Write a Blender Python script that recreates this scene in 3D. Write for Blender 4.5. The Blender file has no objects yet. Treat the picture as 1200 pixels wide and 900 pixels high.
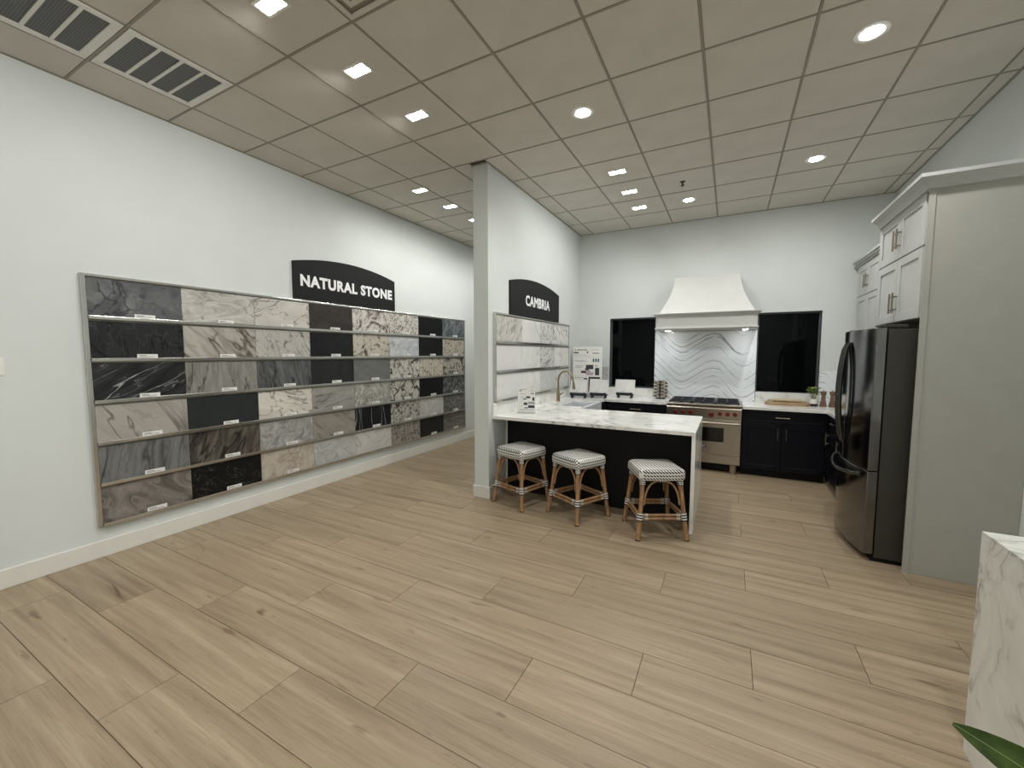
import bpy, math, random
from mathutils import Vector, Matrix
random.seed(7)
S = bpy.context.scene
COL = S.collection

# ------------------------------------------------------------------ camera
H = 1.587
cd = bpy.data.cameras.new('camera'); cam = bpy.data.objects.new('camera', cd); COL.objects.link(cam)
cd.sensor_fit = 'HORIZONTAL'; cd.sensor_width = 36.0; cd.lens = 479.21 / 1200 * 36.0
cd.clip_start = 0.02; cd.clip_end = 60
right = Vector((.883452, .468521, .000355)); up = Vector((-.035164, .065549, .99723)); fwd = Vector((-.467199, .881017, -.074384))
m = Matrix.Identity(4)
for i in range(3):
    m[i][0] = right[i]; m[i][1] = up[i]; m[i][2] = -fwd[i]
m[0][3], m[1][3], m[2][3] = 0, 0, H
cam.matrix_world = m
S.camera = cam
# ------------------------------------------------------------------ world and exposure
W = bpy.data.worlds.new('world'); S.world = W; W.use_nodes = True
W.node_tree.nodes['Background'].inputs[0].default_value = (.02, .03, .05, 1)
W.node_tree.nodes['Background'].inputs[1].default_value = .3
S.view_settings.view_transform = 'Standard'; S.view_settings.look = 'None'
S.view_settings.gamma = 1; S.view_settings.use_curve_mapping = False
S.view_settings.exposure = 0.0
LCOL = (1.0, .985, .96)
P_DOWN, P_WASH, P_BACK = 88, 34, 116       # lamp power: plain downlights, wall washers, unseen ones added behind the camera
P_TWIN, P_LEFT, P_HOOD = 26, 29, 22
ZC = 3.546                                 # ceiling height

# ------------------------------------------------------------------ materials
def L(c):
    o = []
    for v in c[:3]:
        v /= 255.0
        o.append(v / 12.92 if v <= .04045 else ((v + .055) / 1.055) ** 2.4)
    return (*o, 1)

class NT:
    """small wrapper for building a node tree"""
    def __init__(s, name):
        s.m = bpy.data.materials.new(name); s.m.use_nodes = True
        s.t = s.m.node_tree; s.b = s.t.nodes['Principled BSDF']
    def n(s, typ, **kw):
        nd = s.t.nodes.new(typ)
        for k, v in kw.items():
            if k.startswith('i_'):
                key = k[2:]; key = int(key) if key.isdigit() else key
                if isinstance(v, bpy.types.NodeSocket): s.t.links.new(v, nd.inputs[key])
                else: nd.inputs[key].default_value = v
            else: setattr(nd, k, v)
        return nd
    def lk(s, a, b): s.t.links.new(a, b)
    def math(s, op, a, b=None, clamp=False):
        nd = s.n('ShaderNodeMath', operation=op, use_clamp=clamp)
        for i, v in enumerate((a, b)):
            if v is None: continue
            if isinstance(v, bpy.types.NodeSocket): s.lk(v, nd.inputs[i])
            else: nd.inputs[i].default_value = v
        return nd.outputs[0]
    def coords(s, rot=(0, 0, 0), sc=(1, 1, 1), off=(0, 0, 0)):
        tc = s.n('ShaderNodeTexCoord')
        m0 = s.n('ShaderNodeMapping'); s.lk(tc.outputs['Object'], m0.inputs[0])
        m0.inputs['Rotation'].default_value = [math.radians(a) for a in rot]
        mp = s.n('ShaderNodeMapping'); s.lk(m0.outputs[0], mp.inputs[0])
        mp.inputs['Location'].default_value = off
        mp.inputs['Scale'].default_value = sc
        return mp.outputs[0]
    def noise(s, vec, scale, detail=6, dist=0, rough=.55):
        nd = s.n('ShaderNodeTexNoise'); s.lk(vec, nd.inputs['Vector'])
        nd.inputs['Scale'].default_value = scale; nd.inputs['Detail'].default_value = detail
        nd.inputs['Distortion'].default_value = dist; nd.inputs['Roughness'].default_value = rough
        return nd.outputs[0]
    def ramp(s, fac, stops, interp='LINEAR'):
        r = s.n('ShaderNodeValToRGB'); s.lk(fac, r.inputs[0]); cr = r.color_ramp; cr.interpolation = interp
        while len(cr.elements) < len(stops): cr.elements.new(.5)
        for e, (p, c) in zip(cr.elements, stops):
            e.position = p; e.color = c if len(c) == 4 else L(c)
        return r.outputs[0]
    def mix(s, f, a, b):
        nd = s.n('ShaderNodeMix', data_type='RGBA')
        for k, v in ((0, f), (6, a), (7, b)):
            if isinstance(v, bpy.types.NodeSocket): s.lk(v, nd.inputs[k])
            else: nd.inputs[k].default_value = v if k == 0 else L(v) if max(v) > 1 or len(v) == 3 else v
        return nd.outputs[2]
    def ridge(s, vec, scale, width, detail=3, dist=.6):
        n = s.noise(vec, scale, detail, dist, .5)
        a = s.math('ABSOLUTE', s.math('SUBTRACT', n, .5))
        mr = s.n('ShaderNodeMapRange'); s.lk(a, mr.inputs[0])
        mr.inputs[1].default_value = 0; mr.inputs[2].default_value = width
        mr.inputs[3].default_value = 1; mr.inputs[4].default_value = 0
        return mr.outputs[0]
    def bump(s, h, strength=.2, dist=.002):
        nd = s.n('ShaderNodeBump'); s.lk(h, nd.inputs['Height'])
        nd.inputs['Strength'].default_value = strength; nd.inputs['Distance'].default_value = dist
        s.lk(nd.outputs[0], s.b.inputs['Normal'])
    def done(s, col=None, rough=.5, metal=0, spec=.5):
        if col is not None:
            if isinstance(col, bpy.types.NodeSocket): s.lk(col, s.b.inputs['Base Color'])
            else: s.b.inputs['Base Color'].default_value = L(col)
        s.b.inputs['Roughness'].default_value = rough; s.b.inputs['Metallic'].default_value = metal
        s.b.inputs['Specular IOR Level'].default_value = spec
        return s.m

def paint(name, c, rough=.6, metal=0, var=.05, sc=8, spec=.4, bump=0):
    t = NT(name); v = t.coords(); n = t.noise(v, sc, 4)
    a = tuple(max(0, x * (1 - var)) for x in c); b = tuple(min(255, x * (1 + var)) for x in c)
    if bump: t.bump(t.noise(v, 180, 3), bump, .001)
    return t.done(t.ramp(n, [(.3, a), (.7, b)]), rough, metal, spec)

def emis(name, c, s):
    t = NT(name); t.b.inputs['Emission Color'].default_value = (*c, 1); t.b.inputs['Emission Strength'].default_value = s
    return t.done((255, 255, 255), .4)

def stone(name, cols, kind='soft', sc=6, rot=0, st=(1, 1), veins=(), rough=.22, axis='x'):
    """slab material. st = stretch along/up the slab, rot turns the pattern in the slab's plane"""
    t = NT(name); o = random.uniform(-40, 40)
    def ds(c):
        g_ = sum(c) / 3.0; return tuple(g_ + (v_ - g_) * .62 for v_ in c)
    cols = [ds(c) for c in cols]; veins = [(p_, w_, min(1, s_ * 1.15), ds(vc_), d_) for p_, w_, s_, vc_, d_ in veins]
    r = (rot, 0, 0) if axis == 'x' else (0, rot, 0) if axis == 'y' else (0, 0, rot)
    scl = {'x': (1, st[0], st[1]), 'y': (st[0], 1, st[1]), 'z': (st[0], st[1], 1)}[axis]
    v = t.coords(r, scl, (o, o * .7, -o * .4))
    k = len(cols)
    if kind == 'soft':
        n = t.noise(v, sc, 10, .9, .64); c = t.ramp(n, [(.36 + .28 * i / max(1, k - 1), q) for i, q in enumerate(cols)])
    elif kind == 'swirl':
        w = t.noise(v, sc, 5, 3.5, .6)
        c = t.ramp(w, [(.33 + .34 * i / max(1, k - 1), q) for i, q in enumerate(cols)])
    elif kind == 'granite':
        n = t.noise(v, sc, 9, 1.2, .72)
        pos = [.40, .455, .50, .58, .62, .70][:k] if k > 2 else [.0, .52]
        c = t.ramp(n, [(p, q) for p, q in zip(pos, cols)], 'LINEAR' if k > 4 else 'LINEAR')
    else:                                                   # 'plain'
        n = t.noise(v, sc, 4); c = t.ramp(n, [(.25, cols[0]), (.75, cols[-1])])
    for (vs, w, s_, vc, vd) in veins:
        f = t.ridge(v, vs, w, 4, vd); f = t.math('MULTIPLY', f, s_, True)
        gate = t.noise(v, vs * .7, 2); gate = t.math('MULTIPLY', t.math('SUBTRACT', gate, .30), 6, True)
        f = t.math('MULTIPLY', f, gate, True)
        c = t.mix(f, c, vc)
    return t.done(c, rough, 0, .25)

M = {}
M['wall'] = paint('wall_paint', (206, 211, 209), .75, var=.012, sc=2, bump=.12)
M['trim'] = paint('trim_paint', (214, 213, 205), .45, var=.01)
M['ceil'] = paint('ceiling_tile', (202, 198, 188), .9, var=.02, sc=3, bump=.3)
M['grid'] = paint('ceiling_grid_metal', (146, 141, 128), .6, var=.02)
M['dark'] = paint('ceiling_void', (60, 58, 52), .9)
M['grout'] = paint('plank_underlay', (70, 56, 40), .9)
M['white'] = paint('white_enamel', (225, 224, 218), .4, var=.01)
M['chrome'] = paint('brushed_aluminium', (205, 204, 200), .2, 1, var=.05, sc=3)
M['signblk'] = paint('sign_black', (27, 28, 28), .6, var=.05, spec=.2)
M['letter'] = paint('letter_white', (235, 236, 236), .6, var=0)
M['tag'] = paint('tag_card', (222, 222, 218), .7, var=.01)
M['ink'] = paint('print_ink', (60, 60, 62), .7)
M['vent'] = None
M['cabwhite'] = paint('cabinet_light_grey', (180, 182, 180), .45, var=.012)
M['panel'] = paint('cabinet_grey_shaded', (160, 160, 152), .5, var=.012)  # cabinet light grey, darkened to put the end panel's shade into its colour
M['navy'] = paint('cabinet_near_black_navy', (10, 12, 20), .42, var=.12, spec=.2)
M['black'] = paint('matt_black', (12, 12, 13), .55, spec=.25)
M['steel'] = paint('stainless_steel', (176, 168, 156), .32, 1, var=.04, sc=3)
M['blksteel'] = paint('black_stainless_steel', (118, 117, 116), .13, 1, var=.05, sc=2)
M['fridgeside'] = paint('fridge_side_grey', (52, 50, 44), .5, var=.03)
M['fhandle'] = paint('fridge_handle_metal', (84, 84, 82), .2, 1)
M['nickel'] = paint('brushed_nickel', (150, 143, 130), .35, 1)
M['brass'] = paint('champagne_brass', (158, 143, 112), .32, 1)
M['red'] = paint('red_knob', (96, 12, 12), .3, var=.1)
M['iron'] = paint('cast_iron', (22, 25, 34), .45, var=.1)
M['ovenglass'] = paint('oven_glass', (16, 15, 14), .12, spec=.5)
M['sink'] = paint('sink_enamel', (196, 200, 202), .25)
M['hood'] = paint('hood_plaster', (196, 197, 194), .55, var=.01)
M['aluwin'] = paint('window_frame_metal', (96, 100, 104), .4, .6)
M['clear'] = None
M['amber'] = paint('spice_filling', (112, 88, 66), .6, var=.3, sc=40)
M['darkwood'] = paint('dark_wood', (66, 48, 38), .5, var=.2, sc=20)
M['milled'] = paint('walnut_mill', (112, 86, 68), .5, var=.18, sc=25)
M['soil'] = paint('potting_soil', (46, 36, 26), .95)
M['potdark'] = paint('pot_band', (36, 36, 42), .5)

t = NT('window_glass_night')
M['glass'] = t.done((5, 8, 9), .03, 0, .12)
t = NT('clear_acrylic'); t.b.inputs['Transmission Weight'].default_value = 1; t.b.inputs['IOR'].default_value = 1.2
M['clear'] = t.done((245, 248, 250), .02)
t = NT('jar_glass'); t.b.inputs['Transmission Weight'].default_value = .5
M['jar'] = t.done((136, 120, 104), .1)

def wood_floor():
    t = NT('oak_plank')
    oi = t.n('ShaderNodeObjectInfo')
    tc = t.n('ShaderNodeTexCoord')
    rv = t.n('ShaderNodeCombineXYZ'); t.lk(t.math('MULTIPLY', oi.outputs['Random'], 37.0), rv.inputs[0]); t.lk(t.math('MULTIPLY', oi.outputs['Random'], 91.0), rv.inputs[1])
    ad = t.n('ShaderNodeVectorMath', operation='ADD'); t.lk(tc.outputs['Object'], ad.inputs[0]); t.lk(rv.outputs[0], ad.inputs[1])
    mp = t.n('ShaderNodeMapping'); t.lk(ad.outputs[0], mp.inputs[0]); mp.inputs['Scale'].default_value = (.42, 9.0, 1)
    n = t.noise(mp.outputs[0], 1.9, 9, .35, .6)
    c = t.ramp(n, [(.28, (120, 104, 84)), (.45, (143, 127, 104)), (.58, (154, 138, 114)), (.75, (169, 154, 130))])
    mp2 = t.n('ShaderNodeMapping'); t.lk(ad.outputs[0], mp2.inputs[0]); mp2.inputs['Scale'].default_value = (.8, 34, 1)
    n2 = t.noise(mp2.outputs[0], 4, 5, .3, .7)
    c = t.mix(t.math('MULTIPLY', t.math('SUBTRACT', n2, .49), 2.8, True), c, (122, 103, 82))
    mp3 = t.n('ShaderNodeMapping'); t.lk(ad.outputs[0], mp3.inputs[0]); mp3.inputs['Scale'].default_value = (1.6, 7.5, 1)
    n3 = t.noise(mp3.outputs[0], 2.0, 3, .6)
    c = t.mix(t.math('MULTIPLY', t.math('SUBTRACT', n3, .64), 7, True), c, (100, 80, 62))
    hs = t.n('ShaderNodeHueSaturation'); t.lk(c, hs.inputs['Color'])
    t.lk(t.math('ADD', t.math('MULTIPLY', oi.outputs['Random'], .14), .93), hs.inputs['Value'])
    t.bump(n2, .12, .001)
    return t.done(hs.outputs[0], .42, 0, .4)
M['plank'] = wood_floor()

def quartz(name, rough=.12, vs=1.6, w=.012, strength=.9, base=((226, 226, 221), (236, 236, 232)), vc=(112, 112, 112), rot=30, st=(1, 1.5, 1)):
    t = NT(name)
    v = t.coords((rot, rot, rot), st, (3.1, 1.7, 9.2))
    c = t.ramp(t.noise(v, 2.5, 6, 1), [(.35, base[0]), (.65, base[1])])
    for vs_, w_, s_ in ((vs, w, strength), (vs * 2.3, w * .8, strength * .5)):
        f = t.ridge(v, vs_, w_, 5, .7)
        g = t.math('MULTIPLY', t.math('SUBTRACT', t.noise(v, vs_ * .9, 2), .42), 5, True)
        c = t.mix(t.math('MULTIPLY', t.math('MULTIPLY', f, s_), g, True), c, vc)
        f2 = t.ridge(v, vs_, w_ * 6, 5, .7)
        c = t.mix(t.math('MULTIPLY', t.math('MULTIPLY', f2, .22), g, True), c, vc)
    return t.done(c, rough, 0, .5)
M['quartz'] = quartz('veined_white_quartz', vs=1.3, strength=.6)
M['quartz2'] = quartz('veined_island_quartz', rough=.2, vs=1.25, w=.02, strength=1, base=((214, 215, 208), (226, 226, 220)), vc=(104, 108, 98), rot=18)

def chevron(name, x0, width, z0):
    """white slab with long grey zigzag veins, one slab's own drawing"""
    t = NT(name); tc = t.n('ShaderNodeTexCoord'); sp = t.n('ShaderNodeSeparateXYZ'); t.lk(tc.outputs['Object'], sp.inputs[0])
    u = t.math('DIVIDE', t.math('SUBTRACT', sp.outputs[0], x0), width, True)
    fc = t.n('ShaderNodeFloatCurve'); t.lk(u, fc.inputs['Value'])
    cv = fc.mapping.curves[0]; pts = [(0, 1), (.22, .44), (.27, .37), (.33, .39), (.53, .73), (.60, .79), (.67, .75), (.81, .32), (.87, .23), (.93, .27), (1, .42)]
    while len(cv.points) < len(pts): cv.points.new(.5, .5)
    for p, q in zip(cv.points, pts): p.location = q; p.handle_type = 'VECTOR'
    fc.mapping.update()
    h = t.math('MULTIPLY', fc.outputs[0], .52)
    z = t.math('SUBTRACT', sp.outputs[2], z0)
    wob = t.math('MULTIPLY', t.math('SUBTRACT', t.noise(tc.outputs['Object'], 3.5, 5, .5), .5), .05)
    val = t.math('ADD', t.math('SUBTRACT', z, h), wob)
    cx = t.n('ShaderNodeCombineXYZ'); t.lk(t.math('MULTIPLY', val, 1.0), cx.inputs[2]); t.lk(t.math('MULTIPLY', u, .05), cx.inputs[0])
    c = t.ramp(t.noise(tc.outputs['Object'], 2, 3), [(.3, (222, 228, 232)), (.7, (234, 239, 242))])
    gate = t.math('MULTIPLY', t.math('SUBTRACT', t.noise(tc.outputs['Object'], 5, 3), .34), 5, True)
    for s_, w_, k_ in ((4.6, .014, 1), (8.0, .013, .6)):
        f = t.ridge(cx.outputs[0], s_, w_, 0, 0)
        c = t.mix(t.math('MULTIPLY', t.math('MULTIPLY', f, k_), gate, True), c, (92, 96, 100))
    return t.done(c, .14, 0, .5)
M['chev'] = chevron('chevron_veined_slab', -.68, 1.36, -.05)

def weave():
    t = NT('woven_black_white_seat'); tc = t.n('ShaderNodeTexCoord'); sp = t.n('ShaderNodeSeparateXYZ'); t.lk(tc.outputs['Object'], sp.inputs[0])
    x, y, z = sp.outputs; k = 2 * math.pi / .052
    a = t.math('SINE', t.math('MULTIPLY', t.math('ADD', x, y), k))
    b = t.math('SINE', t.math('MULTIPLY', t.math('ADD', t.math('SUBTRACT', x, y), t.math('MULTIPLY', z, 2.0)), k))
    f = t.math('MULTIPLY', t.math('SUBTRACT', t.math('MULTIPLY', a, b), .02), 5, True)
    c = t.mix(f, (222, 221, 215), (24, 26, 34))
    t.bump(t.math('MULTIPLY', a, b), .4, .002)
    return t.done(c, .55)
M['weave'] = weave()
def bands():
    t = NT('black_white_binding'); tc = t.n('ShaderNodeTexCoord'); sp = t.n('ShaderNodeSeparateXYZ'); t.lk(tc.outputs['UV'], sp.inputs[0])
    f = t.math('GREATER_THAN', t.math('SINE', t.math('MULTIPLY', sp.outputs[1], 2 * math.pi * 3)), 0)
    return t.done(t.mix(f, (226, 226, 222), (20, 22, 30)), .5)
M['bind'] = bands()
t = NT('rattan_cane'); v = t.coords((0, 0, 0), (6, 6, 1)); n = t.noise(v, 9, 5, .4)
M['rattan'] = t.done(t.ramp(n, [(.3, (118, 86, 58)), (.55, (158, 122, 86)), (.8, (182, 146, 108))]), .42)
t = NT('board_wood'); v = t.coords((0, 0, 0), (1, 9, 9)); n = t.noise(v, 4, 5, .4)
M['boardwood'] = t.done(t.ramp(n, [(.3, (140, 112, 80)), (.7, (176, 150, 116))]), .5)
t = NT('maple_pin'); v = t.coords((0, 0, 0), (1, 9, 9)); n = t.noise(v, 4, 5, .4)
M['pin'] = t.done(t.ramp(n, [(.3, (186, 172, 146)), (.7, (206, 194, 170))]), .5)
t = NT('leaf_green'); v = t.coords((0, 0, 0), (1, 1, 1)); n = t.noise(v, 20, 3)
M['leaf'] = t.done(t.ramp(n, [(.3, (30, 46, 10)), (.7, (54, 72, 20))]), .55, 0, .2)
t = NT('herb_green'); v = t.coords(); n = t.noise(v, 60, 3)
M['herb'] = t.done(t.ramp(n, [(.3, (70, 96, 36)), (.7, (150, 168, 84))]), .5)
M['stem'] = paint('leaf_midrib', (92, 120, 52), .5)
def ventmat():
    t = NT('vent_egg_crate'); tc = t.n('ShaderNodeTexCoord'); sp = t.n('ShaderNodeSeparateXYZ'); t.lk(tc.outputs['Object'], sp.inputs[0])
    k = 2 * math.pi / .013
    a = t.math('GREATER_THAN', t.math('SINE', t.math('MULTIPLY', sp.outputs[0], k)), .75)
    b = t.math('GREATER_THAN', t.math('SINE', t.math('MULTIPLY', sp.outputs[1], k)), .75)
    return t.done(t.mix(t.math('MAXIMUM', a, b), (74, 76, 78), (112, 114, 114)), .6)
M['vent'] = ventmat()
M['lens'] = emis('lamp_lens', (1, .98, .93), 60)

# ------------------------------------------------------------------ mesh builder
class MB:
    def __init__(s): s.v = []; s.f = []; s.mi = []; s.uv = {}
    def add(s, vs, fs, mi=0, uvs=None):
        o = len(s.v); s.v += [tuple(p) for p in vs]
        for k, f in enumerate(fs):
            s.f.append([o + i for i in f]); s.mi.append(mi)
            if uvs: s.uv[len(s.f) - 1] = uvs[k]
        return s
    def box(s, x0, x1, y0, y1, z0, z1, mi=0):
        x0, x1 = min(x0, x1), max(x0, x1); y0, y1 = min(y0, y1), max(y0, y1); z0, z1 = min(z0, z1), max(z0, z1)
        v = [(x, y, z) for z in (z0, z1) for y in (y0, y1) for x in (x0, x1)]
        return s.add(v, [(0, 2, 3, 1), (4, 5, 7, 6), (0, 1, 5, 4), (2, 6, 7, 3), (0, 4, 6, 2), (1, 3, 7, 5)], mi)
    def prism(s, pts, axis, a, b, mi=0):
        """polygon pts (two coords) pushed along axis from a to b"""
        def mk(p, q):
            return {'x': (q, p[0], p[1]), 'y': (p[0], q, p[1]), 'z': (p[0], p[1], q)}[axis]
        n = len(pts); v = [mk(p, a) for p in pts] + [mk(p, b) for p in pts]
        fs = [tuple(range(n)), tuple(range(2 * n - 1, n - 1, -1))] + [(i, i + n, (i + 1) % n + n, (i + 1) % n) for i in range(n)]
        return s.add(v, fs, mi)
    def tube(s, pts, r, seg=8, mi=0, caps=True):
        pts = [Vector(p) for p in pts]; n = len(pts)
        rs = r if isinstance(r, (list, tuple)) else [r] * n
        t0 = (pts[1] - pts[0]).normalized()
        a = t0.orthogonal().normalized(); vs = []
        for i, p in enumerate(pts):
            t_ = (pts[min(i + 1, n - 1)] - pts[max(i - 1, 0)]).normalized()
            a = (a - t_ * a.dot(t_)).normalized(); b = t_.cross(a)
            for k in range(seg):
                an = 2 * math.pi * k / seg
                vs.append(p + (a * math.cos(an) + b * math.sin(an)) * rs[i])
        fs = []; uv = []
        for i in range(n - 1):
            for k in range(seg):
                k2 = (k + 1) % seg
                fs.append((i * seg + k, i * seg + k2, (i + 1) * seg + k2, (i + 1) * seg + k))
                uv.append([(k / seg, i / (n - 1)), ((k + 1) / seg, i / (n - 1)), ((k + 1) / seg, (i + 1) / (n - 1)), (k / seg, (i + 1) / (n - 1))])
        if caps:
            fs.append(tuple(range(seg - 1, -1, -1))); uv.append([(0, 0)] * seg)
            fs.append(tuple((n - 1) * seg + k for k in range(seg))); uv.append([(0, 1)] * seg)
        return s.add(vs, fs, mi, uv)
    def lathe(s, prof, c=(0, 0, 0), seg=20, mi=0, axis='z', flip=1):
        """prof = [(radius, height)]"""
        vs = []; n = len(prof)
        for r, h in prof:
            for k in range(seg):
                an = 2 * math.pi * k / seg; p, q = r * math.cos(an), r * math.sin(an)
                d = {'z': (p, q, h), 'y': (p, h, q), 'x': (h, p, q)}[axis]
                vs.append((c[0] + d[0], c[1] + d[1], c[2] + d[2]))
        fs = [(i * seg + k, i * seg + (k + 1) % seg, (i + 1) * seg + (k + 1) % seg, (i + 1) * seg + k) for i in range(n - 1) for k in range(seg)]
        fs += [tuple(range(seg - 1, -1, -1)), tuple((n - 1) * seg + k for k in range(seg))]
        return s.add(vs, fs, mi)

def link(name, mb, mats, parent=None, base=(0, 0, 0), smooth=False, bevel=0, seg=2):
    me = bpy.data.meshes.new(name)
    bx, by, bz = base
    me.from_pydata([(x - bx, y - by, z - bz) for x, y, z in mb.v], [], mb.f)
    if not isinstance(mats, (list, tuple)): mats = [mats]
    for q in mats: me.materials.append(q)
    for p, i in zip(me.polygons, mb.mi): p.material_index = i; p.use_smooth = smooth
    if mb.uv:
        ul = me.uv_layers.new(name='UVMap')
        for fi, p in enumerate(me.polygons):
            if fi in mb.uv:
                for li, c in zip(p.loop_indices, mb.uv[fi]): ul.data[li].uv = c
    import bmesh
    bm = bmesh.new(); bm.from_mesh(me); bmesh.ops.recalc_face_normals(bm, faces=bm.faces); bm.to_mesh(me); bm.free()
    if smooth: me.set_sharp_from_angle(angle=math.radians(38))
    o = bpy.data.objects.new(name, me); COL.objects.link(o)
    if parent is None: o.location = base
    else: o.parent = parent
    if bevel:
        b = o.modifiers.new('bevel', 'BEVEL'); b.width = bevel; b.segments = seg; b.limit_method = 'ANGLE'; b.angle_limit = math.radians(40)
    return o

def tag(o, label, cat, group=None):
    o['label'] = label; o['category'] = cat
    if group: o['group'] = group
    return o

class Thing:
    def __init__(s, name, label, cat, base=(0, 0, 0), group=None, rotz=0):
        s.o = bpy.data.objects.new(name, None); COL.objects.link(s.o); s.o.location = base; s.o.rotation_euler = (0, 0, rotz)
        s.o.empty_display_size = .1; s.base = base; tag(s.o, label, cat, group)
    def part(s, name, mb, mat, parent=None, label=None, local=False, **kw):
        o = link(name, mb, mat, parent or s.o, (0, 0, 0) if local else s.base, **kw)
        if label: o['label'] = label
        return o

def struct(name, mb, mat, **kw):
    o = link(name, mb, mat, **kw); o['kind'] = 'structure'; return o

def single(name, mb, mat, label, cat, base=(0, 0, 0), group=None, **kw):
    return tag(link(name, mb, mat, None, base, **kw), label, cat, group)

def copy_tree(o, parent=None):
    c = o.copy(); COL.objects.link(c)
    if parent: c.parent = parent
    for ch in list(o.children): copy_tree(ch, c)
    return c

_txt = {}
def text_mb(body, x0, x1, h, bold=.0, thick=.004, squash=None):
    """letters as a mesh builder in the xy plane, fitted to a width and a cap height"""
    cu = bpy.data.curves.new('t', 'FONT'); cu.body = body; cu.size = 1; cu.offset = bold; cu.extrude = .01; cu.resolution_u = 4
    cu.space_character = 1.0 + bold * 2.6
    o = bpy.data.objects.new('t', cu); COL.objects.link(o)
    dg = bpy.context.evaluated_depsgraph_get(); dg.update()
    me = bpy.data.meshes.new_from_object(o.evaluated_get(dg))
    vs = [v.co.copy() for v in me.vertices]; fs = [tuple(p.vertices) for p in me.polygons]
    bpy.data.objects.remove(o); bpy.data.curves.remove(cu); bpy.data.meshes.remove(me)
    a = min(v.x for v in vs); b = max(v.x for v in vs); c = min(v.y for v in vs); d = max(v.y for v in vs)
    out = [((v.x - a) / (b - a) * (x1 - x0) + x0, (v.y - c) / (d - c) * h, thick if v.z > 0 else 0) for v in vs]
    mb = MB(); mb.add(out, fs); return mb
def remap(mb, f):
    mb.v = [f(*p) for p in mb.v]; return mb

# ------------------------------------------------------------------ the setting
XL, XR, YB, YF, YN = -4.28, 1.725, 6.73, 8.75, -2.05
PW0, PW1, PY = -2.452, -2.272, 3.745          # partition wall
struct('wall_left', MB().box(XL - .1, XL, YN, YF, 0, ZC + .05), M['wall'])
WZ0, WZ1 = 1.03, 2.155
w = MB()
w.box(PW1, -1.745, YB, YB + .15, 0, ZC + .05); w.box(-1.03, .335, YB, YB + .15, 0, ZC + .05); w.box(1.065, XR, YB, YB + .15, 0, ZC + .05)
for a, b in ((-1.745, -1.03), (.335, 1.065)):
    w.box(a, b, YB, YB + .15, 0, WZ0); w.box(a, b, YB, YB + .15, WZ1, ZC + .05)
struct('wall_back', w, M['wall'])
struct('wall_right', MB().box(XR, XR + .1, YN, YB + .15, 0, ZC + .05), M['wall'])
struct('wall_center', MB().box(PW0, PW1, PY, YF, 0, ZC + .02), M['wall'])
struct('wall_far', MB().box(XL, PW0, YF, YF + .1, 0, ZC + .05), M['wall'])
struct('wall_front', MB().box(XL, XR, YN - .1, YN, 0, ZC + .05), M['wall'])
def bb(name, *boxes):
    q = MB()
    for b in boxes: q.box(*b)
    return struct(name, q, M['trim'], bevel=.004)
bb('baseboard_left', (XL, XL + .016, YN, YF, 0, .132))
bb('baseboard_center', (PW0 - .016, PW1 + .016, PY - .016, PY, 0, .132), (PW0 - .016, PW0, PY, YF, 0, .132), (PW1, PW1 + .016, PY, 4.132, 0, .132))
bb('baseboard_right', (XR - .016, XR, YN, 3.86, 0, .132))
bb('baseboard_front', (XL + .016, XR - .016, YN, YN + .016, 0, .132))
bb('baseboard_far', (XL + .016, PW0 - .016, YF - .016, YF, 0, .132))

floor = struct('floor', MB().box(XL - .1, XR + .1, YN - .1, YF + .1, -.1, -.004), M['grout'])
PLK, PLW, G = 1.515, .3045, .0016
row = -9
while True:
    y0 = .622 + PLW * row
    if y0 > YF: break
    x = -2.362 + .5035 * row
    while x > XL: x -= PLK
    while x < XR:
        a, b = max(x, XL), min(x + PLK, XR)
        c, d = max(y0, YN), min(y0 + PLW, YF)
        if b - a > .02 and d - c > .01:
            q = MB().box(a + G, b - G, c + G, d - G, -.004, 0)
            o = link('plank', q, M['plank'], None, ((a + b) / 2, (c + d) / 2, 0)); o.parent = floor
        x += PLK
    row += 1

# ceiling: dark void, exposed grid bars, lay-in tiles
ceil = struct('ceiling', MB().box(XL - .1, XR + .1, YN - .1, YF + .1, ZC + .02, ZC + .1), M['dark'])
CX = [XL] + [-3.873 + .609 * i for i in range(10)] + [XR]
CY = [3.056 + .611 * j for j in range(-9, 10)]
CY = [YN] + [y for y in CY if YN + .05 < y < YF - .05] + [YF]
def cell(i, j): return (-3.873 + .609 * i, -3.873 + .609 * (i + 1), 3.056 + .611 * j, 3.056 + .611 * (j + 1))
special = {(0, -3), (0, -4), (3, -3)}
tiles = {}
for a, b in zip(CX[:-1], CX[1:]):
    for c, d in zip(CY[:-1], CY[1:]):
        i = round((a + 3.873) / .609) if a > XL else -1; j = round((c - 3.056) / .611) if c > YN else -99
        if (i, j) in special: continue
        if c > YB - .1 and a > PW0: continue
        parts_ = [(a, b)]
        if d > PY + .05 and a < PW0 < b:                  # tiles cut by the partition wall
            parts_ = [(a, PW0)] + ([(PW1, b)] if c < YB - .1 else [])
        if c > YB - .1: parts_ = [(a, min(b, PW0))]
        for p, q in parts_:
            if d > PY + .05 and p >= PW0 - .001 and q <= PW1 + .001: continue
            e = min(d, YB) if p > PW0 else d
            if q - p < .04 or e - c < .04: continue
            g = .0092
            cx, cy = (p + q) / 2, (c + e) / 2; key = (round(q - p, 3), round(e - c, 3))
            if key not in tiles:
                o = link('ceiling_tile', MB().box(p + g, q - g, c + g, e - g, ZC + .002, ZC + .016), M['ceil'], None, (cx, cy, ZC)); tiles[key] = o.data
            else:
                o = bpy.data.objects.new('ceiling_tile', tiles[key]); COL.objects.link(o); o.location = (cx, cy, ZC)
            o.parent = ceil
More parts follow.
